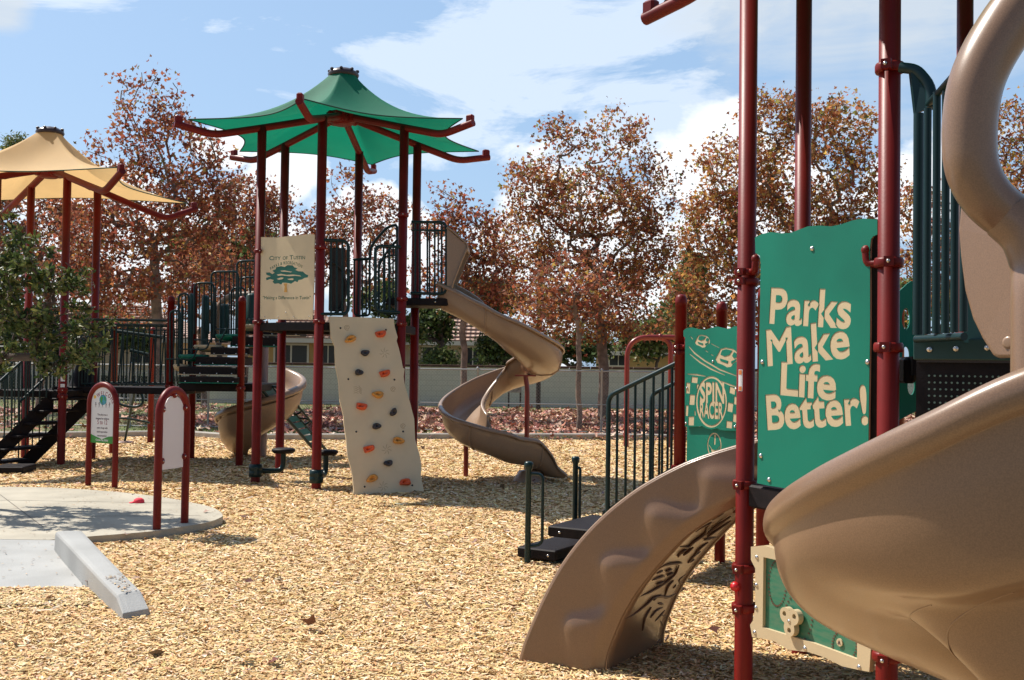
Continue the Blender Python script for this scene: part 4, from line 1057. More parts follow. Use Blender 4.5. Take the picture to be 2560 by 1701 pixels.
# spiral slide
hf = lambda y, Yd: at(1150, y, Y=Yd).z
SL = [(1028, 714, 14.55), (1075, 738, 14.45), (1120, 768, 14.4), (1175, 806, 14.45), (1228, 842, 14.75), (1248, 862, 15.2), (1228, 878, 15.6), (1180, 895, 15.85), (1125, 925, 15.8), (1080, 962, 15.5), (1063, 992, 15.05), (1085, 1022, 14.62), (1130, 1047, 14.5), (1172, 1064, 14.6), (1208, 1070, 14.7), (1236, 1080, 14.8), (1258, 1094, 14.88), (1284, 1098, 14.95)]
slw = lambda f: (.34, .34) if f < .84 else ((.34 - (f - .84) * 1.9), (.34 - (f - .84) * 1.9))
sl_ = chute('spiral_slide', PS, [at(x, y, Y=z) for x, y, z in SL], .27, slw, 'slide2', .03, .02)
ef = at(1222, 1092, Y=14.8); mb = MB(); mb.lathe(V((ef.x, ef.y, -.1)), Zu, [(.26, 0), (.25, .1), (.2, .16), (.16, .24), (0, .26)], 16); mb.build('exit_foot', 'slide2', sl_)
for px, py, b in ((1075, 1008, 1098), (1214, 866, 1090)):
    Yp = 15.25 if px < 1100 else 15.25
    top = at(px - 3, py, Y=Yp); mb = MB(); ba = V((at(px, 1000, Y=Yp).x, Yp, -.1))
    mb.tube(rounded([ba, V((ba.x, ba.y, top.z - .18)), top], .08), .035, 12); mb.box(top, (.3, .12, .02)); mb.build('slide_support', 'redbright', PS)

# --- lower seats on the tower posts
def seat(pk, px0, px1, py, Yd, cy, away):
    a, b = at(px0, py, Y=Yd), at(px1, py, Y=Yd); c = (a + b) / 2; p = GP[pk]; cz = at(p.x, cy, Y=p.y).z if False else None
    t = bpy.data.objects.new('seat', None); link(t, PS); t.location = V((c.x, c.y, 0)) - wloc(PS); t.empty_display_size = .2
    mb = MB(); mb.lathe(V((c.x, c.y, c.z - .02)), Zu, [(0, -.03), (.13, -.03), (.155, 0), (.155, .02), (.13, .035), (0, .035)], 20); mb.build('seat_pad', 'black', t)
    hcol = .17
    st = V((p.x, p.y, hcol)); mb = MB(); c2 = V((c.x, c.y, c.z - .05))
    mb.tube(rounded([st, V((c2.x, c2.y, hcol - .02)), c2], .22, 8), .035, 12); mb.build('seat_arm', 'green', t)
    mb = MB(); mb.lathe(V((p.x, p.y, hcol)), Zu, [(PR, -.085), (PR + .025, -.08), (PR + .03, -.01), (PR + .02, 0), (PR + .03, .01), (PR + .025, .08), (PR, .085)], 20); mb.box(V((p.x, p.y, hcol)) + camd(p) * (PR + .03), (.05, .04, .1), camd(p)); mb.build('seat_collar', 'green', t)
seat('LF', 632, 675, 1036, 14.2, 1095, 0)
seat('F', 731, 772, 1040, 13.75, 1110, 0)

# --- twisting slide with the thick centre pole
TX, TY = at(600, 1000, Y=18.0).x, 18.0
mb = MB(); mb.lathe(V((TX, TY, -.1)), Zu, [(.11, 0), (.11, 2.3), (.06, 2.36), (0, 2.38)], 20); mb.build('slide_pole', 'pole', PS)
def helix(cx, cy, ri, ro, a0, a1, h0, h1, wall_o, n=48):
    rows = []
    for i in range(n + 1):
        f = i / n; a = R(a0 + (a1 - a0) * f); d = V((math.cos(a), math.sin(a), 0)); h = h0 + (h1 - h0) * f; c = V((cx, cy, h)); w_ = ro - ri
        pf = [(ri, .10), (ri + .03, .02), (ri + w_ * .35, -.04), (ri + w_ * .7, -.02), (ro - .08, .06), (ro - .02, .2), (ro, wall_o), (ro + .03, wall_o + .025), (ro + .065, wall_o + .015), (ro + .08, wall_o - .03), (ro + .07, wall_o - .06)]
        rows.append([c + d * r_ + Zu * z for r_, z in pf])
    return rows
mb = MB(); mb.grid(helix(TX, TY, .1, .66, 75, -215, 1.13, .14, .36)); tsl = mb.build('twist_slide', 'slide2', PS, thick=.02)
# outer skin below the lower half so that it reads as a moulded bowl
mb = MB(); rows = []
for i in range(33):
    f = i / 32; a = R(20 - 225 * f); d = V((math.cos(a), math.sin(a), 0)); h = 1.13 - .00342 * (75 - (20 - 225 * f))
    rows.append([V((TX, TY, h)) + d * r_ + Zu * z for r_, z in ((.70, .26), (.68, .12), (.64, -.02), (.55, -.14), (.4, -.22), (.2, -.26))])
mb.grid(rows); mb.build('bowl_skin', 'slide2', tsl)

# --- teal ladder ramp with side rails
LA = lambda x, y, z: at(x, y, Y=z)
la, lb = LA(602, 897, 17.2), LA(722, 1034, 18.6); la2 = la + V((.10, .33, .02)); lb2 = lb + V((.10, .33, .02))
mb = MB()
d_ = (lb - la); s_ = V((.10, .33, .02)); nn = d_.cross(s_).normalized(); nn = nn if nn.z > 0 else -nn
for i in range(9):
    f = (i + .5) / 9; c = la + d_ * f + s_ * .5; mb.box(c, (.17, s_.length * .98, .03), d_, s_, nn, bev=.008)
mb.build('ladder_treads', mat('teal_tread', (.02, .13, .12), .4), PS)
mb = MB()
for o_ in (V((0, 0, 0)), s_): mb.tube([la + o_ - d_ * .03, lb + o_ + d_ * .1], .028, 8)
mb.build('ladder_stringers', 'green', PS)
for (f0, f1) in ((-.02, .45), (.30, .62), (.5, .8)):
    mb = MB(); a, b = la + s_ + d_ * f0, la + s_ + d_ * f1; mb.tube(rounded([a, a + nn * .17 + d_ * .04, b + nn * .17 - d_ * .04, b], .08), .018, 8); mb.build('ladder_grip', 'green', PS)

# --- posts between the towers
midposts = [(551, 1077, 690), (440, 1059, 660), (387, 1066, 689), (259, 1047, 750), (346, 1024, 760), (604, 1030, 760)]
for px, by, ty in midposts:
    p = at(px, by, h=0.0); tp_ = at(px, ty, Y=p.y).z; post(PS, p.x, p.y, tp_, .055)
    if px in (551, 440, 387): collar(PS, p.x, p.y, 1.2, .055, camd(p))
# --- stepping tiers
tiers = [(414, 548, 868, 885, 16.0, 'teal', 0), (412, 545, 845, 866, 16.15, 'beige', 1), (450, 560, 822, 843, 16.3, 'teal', 2), (485, 575, 800, 820, 16.45, 'beige', 3), (535, 640, 775, 800, 16.6, 'teal', 4), (590, 690, 752, 775, 16.8, 'beige', 5)]
for x0, x1, y0, y1, Yd, mt, k in tiers:
    a, b = at(x0, y0, Y=Yd), at(x1, y1, Y=Yd); t = bpy.data.objects.new('stepping_pod', None); link(t, PS); t.empty_display_size = .2
    c = V(((a.x + b.x) / 2, Yd + .3, (a.z + b.z) / 2)); t.location = c - wloc(PS)
    mb = MB(); mb.box(c, (b.x - a.x, .6, a.z - b.z), bev=.012); bd = mb.build('step_body', 'black', t)
    bolts(t, [V((a.x + (b.x - a.x) * f, Yd - .002, b.z + .025)) for f in (.1, .37, .66, .92)], V((0, -1, 0)), .013)
    mb = MB(); mb.box((c.x, Yd - .006, b.z + .008), (b.x - a.x + .02, .02, .014)); mb.build('edge_trim', mt, t)
    lw = .34 if k > 1 else .16
    if k != 0:
        mb = MB(); lc = V((a.x - lw * .25, Yd + .22, a.z + .01)); mb.lathe(lc, Zu, [(0, -.09), (lw * .3, -.085), (lw * .62, -.045), (lw * .7, 0), (lw * .66, .02), (0, .03)], 18); mb.build('pod_lip', mt, t)
        mb = MB(); hx0, hx1 = lc.x - .2, lc.x + .22; mb.tube(rounded([V((hx0, Yd + .1, a.z + .11)), V((hx1, Yd + .1, a.z + .11)), V((hx1 + .08, Yd + .12, a.z + .3))], .05), .012, 6); mb.tube([V((lc.x, Yd + .1, a.z)), V((lc.x, Yd + .1, a.z + .11))], .02, 6); mb.build('foot_rail', 'green', t)
# guard loops climbing beside the tiers
for x0, x1, yt, yb, Yd in ((448, 493, 653, 770, 16.9), (487, 549, 627, 790, 16.95), (546, 596, 602, 770, 17.0), (533, 565, 664, 800, 17.5), (555, 600, 640, 760, 17.4), (412, 435, 678, 840, 16.6), (392, 415, 717, 880, 16.5)):
    nb = max(2, int((x1 - x0) / 12)); arail([(x0, yb), (x0, yt), (x1, yt - 1), (x1, yb)], Yd, [(x0 + (x1 - x0) * (i + 1) / (nb + 1), yt, yb) for i in range(nb)], r=.017, rb=.011, rad=.09)
for x0, x1, yt, yb, Yd in ((463, 482, 680, 800, 17.1), (432, 447, 676, 860, 17.0), (414, 424, 703, 850, 17.0), (486, 500, 695, 780, 17.2), (505, 528, 700, 790, 17.3), (541, 556, 690, 790, 17.3), (566, 594, 676, 770, 17.2)):
    a, b = at(x0, yb, Y=Yd), at(x1, yt, Y=Yd); mb = MB(); mb.lathe(V(((a.x + b.x) / 2, Yd, a.z)), Zu, [((b.x - a.x) / 2, 0), ((b.x - a.x) / 2, b.z - a.z - .05), ((b.x - a.x) * .35, b.z - a.z - .01), (0, b.z - a.z)], 12); mb.build('barrier_tube', 'greenpanel', PS)
mb = MB(); mb.tube(rounded([at(x, y, Y=17.8) for x, y in ((503, 790), (503, 705), (530, 683), (600, 678))], .2, 6), .06, 10); mb.build('slide_entry_arch', M['slide2'], PS)

# --- bridge deck and rails
Y1, Y2 = 16.75, 17.9
b0, b1 = at(118, 914, Y=Y1), at(425, 896, Y=Y1); hb = 1.17
mb = MB(); mb.box(((b0.x + b1.x) / 2, (Y1 + Y2) / 2, hb - .05), (b1.x - b0.x, Y2 - Y1, .10), bev=.012); bd = mb.build('bridge_deck', 'black', PS)
mb = MB(); d0 = at(410, 888, Y=16.4); d1 = at(590, 888, Y=16.4); mb.box(((d0.x + d1.x) / 2, 17.2, d0.z - .03), (d1.x - d0.x, 1.5, .12), bev=.012); mb.build('landing_deck', 'black', PS)
for Yr, ph in ((Y1 + .02, 0), (Y2, .05)):
    mb = MB(); xa, xb = at(192, 740, Y=Yr).x, at(398, 740, Y=Yr).x; zt = at(300, 738, Y=Yr).z if Yr < 17 else 2.18
    mb.tube([V((xa, Yr, zt)), V((xb, Yr, zt))], .021, 8); mb.tube([V((xa, Yr, zt - .07)), V((xb, Yr, zt - .07))], .012, 6); mb.tube([V((xa, Yr, hb + .05)), V((xb, Yr, hb + .05))], .014, 6)
    x = xa; 
    i = 0
    while x < xb: mb.tube([V((x, Yr, hb + .04)), V((x + (.05 if i % 2 else -.03) * (1 if ph else .2), Yr, zt - .07))], .0125, 6); x += .088; i += 1
    mb.build('bridge_rail', 'green', PS)
mb = MB()
for (x0, y0, x1, y1) in ((270, 764, 375, 778), (300, 858 - 50, 342, 818)): mb.tube([at(x0, y0, Y=17.3), at(x1, y1, Y=17.3)], .03, 10)
mb.build('roller_bars', 'green', PS)
mb = MB(); c = at(181, 903, Y=16.9); mb.lathe(V((c.x, 17.0, hb)), Zu, [(.19, 0), (.17, .05), (.10, .28), (.065, .42), (.06, .75), (0, .77)], 18); mb.build('talk_tube_cone', 'black', PS)
# --- yellow tower
YC = V((-7.42, 16.62, 0)); sq = [V((.62, -.50, 0)), V((.60, .60, 0)), V((-.52, .56, 0)), V((-.55, -.55, 0))]
YP = [at(140, 1071, h=0), at(211, 1059, h=0), at(57, 1056, h=0), None]; YP[3] = YP[2] + YP[0] - YP[1]
YC = (YP[0] + YP[2]) / 2
rC = (YP[0] - YC).length
for p in YP: post(PS, p.x, p.y, 4.38, PR, cap=False)
a0y = math.atan2((YP[0] - YC).x, -(YP[0] - YC).y)
canopy(PS, (YC.x, YC.y), 4.55, 2.55, 4, a0y, 4.26, 4.02, rC, 4.40, 5.17, 'fabyellow', .052)
deck(PS, [YP[0], YP[1], YP[2], YP[3]], 1.12)
for h in (1.13, 1.03): collar(PS, YP[0].x, YP[0].y, h, PR, camd(YP[0]), th=.07)
mb = MB(); p = YP[0] + camd(YP[0]) * (PR + .004); s_ = camd(p).cross(Zu)
for h, hh in ((1.42, .10), (1.30, .07), (1.2, .05)): mb.box(p + Zu * h, (.06, .005, hh), s_, camd(p))
mb.build('warning_label', 'white', PS)
# yellow tower stairs
s0, s1 = at(122, 912, Y=16.2), at(-60, 1110, Y=15.2)
sA, sB = V((s0.x, s0.y, 1.08)), V((s1.x, s1.y, .0)); wv = V((.28, .75, 0))
for o_ in (V((0, 0, 0)), wv):
    mb = MB(); d = sB - sA; mb.prism([sA + o_ + Zu * .06, sB + o_ + Zu * .06, sB + o_ - Zu * .22, sA + o_ - Zu * .26], V((.3, -.95, 0)), .03); mb.build('stair_stringer', 'black', PS)
    mb = MB(); e = [sA + o_ + Zu * .95, sB + o_ + Zu * .95]; mb.tube([e[0], e[1]], .02, 8)
    for i in range(12): f = i / 11; mb.tube([sA + o_ + d * f + Zu * .03, sA + o_ + d * f + Zu * .95], .011, 6)
    mb.build('stair_rail', 'green', PS)
for i in range(6):
    f = (i + .5) / 6; mb = MB(); mb.box(sA + (sB - sA) * f + wv * .5, (.3, wv.length - .06, .04), wv.cross(Zu), wv, bev=.008); mb.build('stair_tread', 'black', PS)
mb = MB(); c = at(18, 1083, Y=14.9); mb.box((c.x, 15.1, c.z), (.42, .55, .09), V((1, .1, 0)), bev=.01); mb.build('lower_step', 'black', PS)
arail([(-4, 1060), (-4, 866), (24, 840), (78, 787)], 16.0, [(x, 850 - (x - 10) * .78, 985) for x in (10, 18, 26, 34, 42, 50, 58, 66)], r=.02, rb=.009)
arail([(-30, 905), (130, 904)], 16.9, [(x, 800, 905) for x in range(-20, 130, 9)], r=.012, rb=.010)
arail([(-30, 800), (130, 799)], 16.9, [], r=.016)
# swinging pod under the bridge
t = bpy.data.objects.new('balance_pod', None); link(t, PS); cpd = at(284, 1022, Y=20.3); t.location = V((cpd.x, cpd.y, 0)) - wloc(PS)
mb = MB(); mb.lathe(V((cpd.x, cpd.y, cpd.z - .05)), Zu, [(0, 0), (.16, 0), (.2, .03), (.2, .06), (.17, .09), (0, .1)], 20); mb.build('pod_disc', 'pole', t)
mb = MB(); mb.tube([V((cpd.x + .02, cpd.y, cpd.z)), at(315, 880, Y=19.4)], .022, 8); mb.build('pod_rod', 'green', t)
mb = MB(); mb.tube(sample([at(x, y, Y=19.2) for x, y in ((262, 925), (285, 935), (312, 938), (328, 930), (325, 908), (300, 880))], 5), .025, 8); mb.tube(sample([at(x, y, Y=19.2) for x, y in ((260, 963), (300, 966), (345, 975))], 5), .02, 8); mb.build('curved_rail', 'green', t)

# ================================================================== RIGHT PLAY STRUCTURE
RC = V((2.03, 5.11, 0)); r5 = .0445
HA, HB = V((1.13, 5.2, 0)), V((1.53, 4.36, 0))
HA = at(1719, 850, Y=5.25); HA.z = 0; HB = at(2047, 850, Y=4.45); HB.z = 0
e_ = HB - HA; side_len = e_.length
rot = lambda v, a: V((v.x * math.cos(a) - v.y * math.sin(a), v.x * math.sin(a) + v.y * math.cos(a), 0))
RC = HA + rot(e_, R(60)); hexR = [RC + rot(HA - RC, R(-60 * k)) for k in range(6)]      # A, C, G, ...
HC, HG = hexR[1], hexR[2]; HE, HF = hexR[3], hexR[4]
RS = empty('play_structure', (RC.x, RC.y, 0), 'near maroon and green playground structure with the Parks Make Life Better panel and tan slides', 'play structure')
for i, p in enumerate(hexR): post(RS, p.x, p.y, 4.25, r5, cap=False)
armd = V((.875, 6.7, 0)) - RC
canopy(RS, (RC.x, RC.y), 4.45, 1.98, 4, math.atan2(armd.x, -armd.y), 3.83, 3.88, 0, 4.2, 4.95, 'fabgreen', .042)
deck(RS, hexR, 1.03)
def plate(h, pts, nm='deck', mt='black', th=.08): return deck(RS, pts, h, th, mt, nm)
# --- big green panel
nAB = rot(e_, R(-90)).normalized(); nAB = nAB if nAB.dot(V((0, 0, 0)) - HA) > 0 else -nAB
pf_ = Frame(HA + nAB * .035 + V((0, 0, 0)), e_)
out1 = [(1740, 548), (1752, 541), (1775, 535), (1800, 538), (1822, 537), (1840, 530), (1862, 522), (1890, 520), (1915, 522), (1940, 517), (1965, 508), (1990, 504), (2022, 506), (2022, 541), (2012, 545), (2007, 552), (2005, 570), (2005, 760), (2002, 960), (2000, 1160), (1900, 1140), (1768, 1119), (1745, 1114), (1748, 900), (1753, 610), (1751, 590), (1741, 583)]
pp = [pf_.uv(*p) for p in out1]
q5 = lambda u, v: ((1680 + u / 2.119) * .922, (520 + v / 2.119) * .922)
words = []
def word(body, ul, vl, ur, vr, caph, bold=.0075, sx=None):
    (x0, y0), (x1, y1) = q5(ul, vl), q5(ur, vr); return fit_text(pf_, body, x0, y0, x1, y1, caph, bold)
words.append(word('Parks', 512, 605, 930, 633, .168))
words.append(word('Make', 503, 832, 928, 788, .172))
words.append(word('Life', 570, 983, 850, 1012, .152))
words.append(word('Better!', 503, 1170, 1026, 1140, .165))
gp = flat('message_panel', 'teal', pf_, [pp], .0, .002, RS, words)
flat('panel_core', 'beige', pf_, [offset_loop(pp, -.006 * (1 if area(pp) < 0 else -1))], -.0022, .014, gp)
bolts(gp, [pf_.p(*pf_.uv(*q5(u, v)), 0) for u, v in ((742, 216), (478, 817), (1035, 817), (470, 1314), (514, 1440))], pf_.N, .012)
mb = MB(); hx0 = HB - e_.normalized() * .085
mb.box(V((hx0.x, hx0.y, 1.62)) - nAB * .03, (.07, .05, 1.22), e_, bev=.01); mb.build('panel_edge_channel', 'deckbrown', RS)
# collars
cA = (camd(HA) + V((-.5, 0, 0))).normalized()
for h in (hz(629, HA.y, 1713), hz(650, HA.y, 1713)): collar(RS, HA.x, HA.y, h, r5, cA, hook=(e_ + nAB * .25 if h > 2.03 else None), th=.034)
for y in (1116, 1308, 1400): collar(RS, HA.x, HA.y, at(1713, y, Y=HA.y).z, r5, cA, th=.04)
collar(RS, HB.x, HB.y, at(2040, 606, Y=HB.y).z, r5, camd(HB), hook=(-e_ + nAB * .3), th=.04)
for y in (158, 801, 1512): collar(RS, HB.x, HB.y, at(2040, y, Y=HB.y).z, r5, (camd(HB) + V((-.2, 0, 0))), th=.04)
mb = MB(); c = at(1697, 1352, Y=HA.y - .03); mb.lathe(c, V((-.8, -.6, 0)), [(0, 0), (.022, 0), (.026, .01), (.018, .025), (0, .03)], 12); mb.build('red_plug', mat('bright_red_plastic', (.5, .01, .015), .35), RS)
mb = MB(); c = at(1708, 877, Y=HA.y - .045); n_ = V((-.62, -.78, 0)).normalized(); s_ = n_.cross(Zu) * -1
rows = []
for i in range(6):
    a = R(-24 + 30 * i / 5); d = (n_ * math.cos(a) + s_ * math.sin(a)); rows.append([V((HA.x, HA.y, c.z - .053)) + d * (r5 + .0012), V((HA.x, HA.y, c.z + .053)) + d * (r5 + .0012)])
mb.grid(rows); st_ = mb.build('warning_label', 'white', RS)
for z0, z1 in ((.028, .05), (-.05, -.03)):
    mb = MB(); rows = []
    for i in range(6):
        a = R(-21 + 22 * i / 5); d = (n_ * math.cos(a) + s_ * math.sin(a)); rows.append([V((HA.x, HA.y, c.z + z0)) + d * (r5 + .002), V((HA.x, HA.y, c.z + z1)) + d * (r5 + .002)])
    mb.grid(rows); mb.build('label_band', mat('orange_label', (.65, .2, .04), .5), st_)

# --- activity panel low between the two near posts
fr2_px = [(1735, 1260), (1765, 1257), (1790, 1265), (1830, 1290), (1900, 1345), (1960, 1378), (2012, 1392), (2012, 1425), (2004, 1432), (2004, 1478), (2012, 1492), (2008, 1548), (1985, 1544), (1945, 1535), (1905, 1515), (1870, 1503), (1820, 1497), (1790, 1478), (1765, 1472), (1738, 1468), (1733, 1440), (1741, 1428), (1745, 1395), (1745, 1310), (1735, 1290)]
fo = [pf_.uv(*p) for p in fr2_px]
inn = [pf_.uv(*p) for p in [(1764, 1284), (1800, 1292), (1880, 1350), (1980, 1400), (1980, 1519), (1880, 1482), (1762, 1446)]]
ap = flat('activity_panel', 'beige', pf_, [fo, inn], .012, .03, RS)
M['scratched'] = mat('scratched_teal_plastic', (.02, .16, .09), .5, c2=(.07, .17, .10), vscale=16, detail=8, stretch=(1, 1, 4))
ppl = flat('maze_panel', 'scratched', pf_, [offset_loop(inn, .02 * (1 if area(inn) < 0 else -1))], -.005, .008, ap)
bd_ = []
for (cx0, cy0, rx, ry, a0, a1) in ((1790, 1345, 20, 52, 20, 330), (1838, 1425, 32, 55, 60, 400), (1945, 1487, 28, 36, -60, 260)):
    for k in range(30):
        a = R(a0 + (a1 - a0) * k / 29); bd_.append(circ(*pf_.uv(cx0 + rx * math.cos(a), cy0 + ry * math.sin(a)), .0062, .0042, 6))
flat('bead_track', 'slidegroove', pf_, bd_, -.002, .002, ppl)
kn = []
kc = pf_.uv(1832, 1430)
lob3 = [(math.cos(a), math.sin(a)) for a in (R(140), R(40), R(-90))]
for i in range(48):
    a = 2 * math.pi * i / 48; rr = max([.028] + [(.052 * max(0, math.cos(a - math.atan2(l[1], l[0]))) ** 1.5 + .018) for l in lob3]); kn.append((kc[0] + rr * math.cos(a), kc[1] + rr * math.sin(a)))
hl_ = [circ(kc[0] + l[0] * .042, kc[1] + l[1] * .042, .012, n=14) for l in lob3]
kb_ = flat('spinner_knob', 'beige', pf_, [kn] + hl_, .035, .03, ap)
bolts(kb_, [pf_.p(kc[0], kc[1], .035)], pf_.N, .009)
flat('letter_tile', 'beige', pf_, [circ(*pf_.uv(1935, 1481), .017, n=16)], .002, .006, ppl)
tl = text_loops('A', .026); u_, v_ = pf_.uv(1935, 1481); flat('tile_letter', 'signdark', pf_, xf(tl, u_ - .009, v_ - .009), .004, .001, ppl)
bolts(ap, [pf_.p(*pf_.uv(*p), .012) for p in ((1749, 1284), (1748, 1348), (1747, 1400), (1744, 1457), (1860, 1494), (1985, 1537))], pf_.N, .011)

# --- upper entrance: rail towards the viewer, beam, perforated riser
def rtube(path, r, name, mt='green', seg=12): mb = MB(); mb.tube(path, r, seg); return mb.build(name, mt, RS)
rp = [at(2140, 240, Y=4.25), at(2222, 148, Y=3.75)]
mb = MB(); bt = 1.72
mb.tube(rounded([at(2075, 156, Y=4.34), at(2112, 160, Y=4.3), at(2146, 200, Y=4.26), at(2146, 250, Y=4.25)], .06), .022, 12)
mb.prism([at(2098, 158, Y=4.3), at(2125, 168, Y=4.28), at(2150, 205, Y=4.25), at(2140, 250, Y=4.25), at(2110, 262, Y=4.28)], V((-.1, -1, 0)), .03); mb.build('rail_bracket', 'green', RS)
mb = MB(); mb.tube(rp, .014, 10); 
gr = mb.build('guard_rail', 'green', RS)
for k in range(6):
    f = k / 5; a = at(2117 + 21 * k, 300, Y=4.28 - .084 * k); x_, y_ = a.x, a.y; zt = at(2140 + 16 * k, 240 - 18 * k, Y=4.25 - .096 * k).z
    if k < 2: zt = at(2120, 262, Y=4.28).z
    mb = MB(); mb.tube([V((x_, y_, at(2117, 772, Y=4.28).z)), V((x_, y_, zt))], .015 if k else .02, 10); mb.build('rail_bar', 'green', gr)
mb = MB(); mb.tube([at(2112, 782, Y=4.25), at(2222, 776, Y=3.95)], .016, 10); mb.build('bottom_bar', 'green', gr)
mb = MB(); mb.prism([at(x, y, Y=4.2) for x, y in ((2222, 600), (2240, 560), (2330, 560), (2440, 700), (2440, 790), (2222, 790))], V((-.3, -.95, 0)), .02); mb.build('side_barrier', mat('mid_teal_plastic', (.006, .075, .07), .4), RS)
b0_, b1_ = at(2106, 806, Y=4.32), at(2440, 806, Y=4.05)
mb = MB(); d = b1_ - b0_; mb.box((b0_ + b1_) / 2, (d.length, .03, .085), V((d.x, d.y, 0)), bev=.004); bm = mb.build('deck_beam', 'greenpanel', RS)
bolts(bm, [at(x, y, Y=z) for x, y, z in ((2142, 806, 4.27), (2203, 804, 4.22), (2275, 802, 4.16))], V((-.5, -1, 0)).normalized(), .012)
mb = MB(); a0_, a1_ = at(2113, 835, Y=4.34), at(2440, 835, Y=4.07); bt_ = at(2113, 1010, Y=4.34).z
mb.add([a0_, a1_, V((a1_.x, a1_.y, bt_)), V((a0_.x, a0_.y, bt_))], [(0, 1, 2, 3)]); pr_ = mb.build('perforated_riser', 'black', RS, thick=.012)
pfm = Frame(V((a0_.x, a0_.y, bt_)) , V((a1_.x - a0_.x, a1_.y - a0_.y, 0))); hls = []
M['holegap'] = mat('riser_hole', (.16, .24, .20), .8)
for i in range(26):
    for j in range(8): hls.append(circ(.05 + i * .0215, .275 - j * .027 - .02, .0045, n=6))
flat('perforations', 'holegap', pfm, hls, .016, .002, pr_)
mb = MB(); ed = V((a1_.x, a1_.y, a0_.z)); mb.box((a0_ + a1_) / 2 + V((-.0, -.01, .012)), ((a1_ - a0_).length, .05, .03), V((a1_.x - a0_.x, a1_.y - a0_.y, 0))); mb.build('riser_edge', 'darkpost', RS)
plate(1.66, [HB + V((.12, .05, 0)), HB + V((.95, -.2, 0)), HG, HC + V((.25, -.4, 0))], 'upper_deck')
mb = MB(); p_ = at(2140, 640, Y=3.9)
# green panel with round holes at the back
bf = Frame(HC + V((.0, -.02, 0)), HG - HC); o8 = [bf.uv(*p) for p in [(2045, 700), (2072, 672), (2090, 655), (2100, 648), (2125, 650), (2132, 700), (2128, 940), (2040, 985)]]
h8 = [circ(*bf.uv(2088, 735), .022, .06), circ(*bf.uv(2088, 820), .02, .05), circ(*bf.uv(2100, 890), .02, .05)]
flat('holed_panel', 'teal', bf, [o8] + h8, .0, .014, RS)

# --- big spiral slide in front: swept shell round a centre
SX, SY, SR = 1.60, 3.15, .83
phis = [300, 285, 270, 255, 238, 225, 212, 200, 190, 180, 168, 155, 140, 125, 110, 90, 70, 50, 30, 10]
rimh = {300: 1.76, 285: 1.75, 270: 1.72, 255: 1.665, 238: 1.585, 225: 1.485, 212: 1.395, 200: 1.32, 190: 1.262, 180: 1.21, 168: 1.15, 155: 1.09, 140: 1.03, 125: .98, 110: .93, 90: .88, 70: .84, 50: .80, 30: .78, 10: .76}
PT = [(-.62, -.12), (-.60, -.20), (-.5, -.27), (-.3, -.30), (-.14, -.28), (-.07, -.2), (-.035, -.10), (-.03, -.02), (-.015, .015), (.02, .028), (.055, .012), (.066, -.03), (.058, -.06), (.040, -.078), (.032, -.09)]
PL = [(.028, -.12), (.022, -.155), (.008, -.195), (-.016, -.235), (-.05, -.27), (-.095, -.30), (-.155, -.325), (-.23, -.345), (-.33, -.36), (-.70, -.37)]
PD = [(.030, -.15), (.030, -.24), (.020, -.34), (-.004, -.44), (-.05, -.495), (-.13, -.515), (-.19, -.55), (-.22, -.65), (-.27, -.82), (-.45, -1.05)]
pA = sample([V((a, 0, 0)) for a in phis], 4); rows = []
def rh(a):
    ks = sorted(rimh); 
    for i in range(len(ks) - 1):
        if ks[i] <= a <= ks[i + 1]:
            t = (a - ks[i]) / (ks[i + 1] - ks[i]); return rimh[ks[i]] * (1 - t) + rimh[ks[i + 1]] * t
    return rimh[ks[-1]]
hs = [rh(p.x) for p in pA]; hs = [np.mean(hs[max(0, i - 3):i + 4]) for i in range(len(hs))]
for p, h in zip(pA, hs):
    a = R(p.x); d = V((math.cos(a), math.sin(a), 0)); row = []
    # the mouldings flare away from the rim towards the lower right
    k = max(0, min(1, (p.x - 185) / 70)); 
    k = max(0, min(1, (p.x - 184) / 60)); k = k * k * (3 - 2 * k)
    pr2 = sample([V((x_, z_, 0)) for x_, z_ in PT] + [V((a_[0] * (1 - k) + b_[0] * k, a_[1] * (1 - k) + b_[1] * k, 0)) for a_, b_ in zip(PL, PD)], 3)
    for q_ in pr2: row.append(V((SX, SY, h)) + d * (SR + q_.x - .066) + Zu * q_.y)
    rows.append(row)
mb = MB(); mb.grid(rows); big = mb.build('bowl_slide', 'slide', RS)
sub = big.modifiers.new('s', 'SUBSURF'); sub.levels = 1; sub.render_levels = 1
nrw, ncl = len(rows), len(rows[0])
for path_ in ([(.30, .86), (.34, .90), (.37, .94), (.36, .98)], [(.22, .84), (.26, .87), (.30, .92), (.31, .98)]):
    pts_ = sample([V((a_, b_, 0)) for a_, b_ in path_], 8); ln_ = []
    for p in pts_:
        fi, fj = p.x * (nrw - 1.01), min(p.y, .995) * (ncl - 1.01); i, j = int(fi), int(fj); a_, b_ = fi - i, fj - j
        ln_.append((rows[i][j] * (1 - b_) + rows[i][j + 1] * b_) * (1 - a_) + (rows[i + 1][j] * (1 - b_) + rows[i + 1][j + 1] * b_) * a_)
    mb = MB(); mb.tube(ln_, .0022, 6); mb.build('moulding_seam', 'slide2', big)
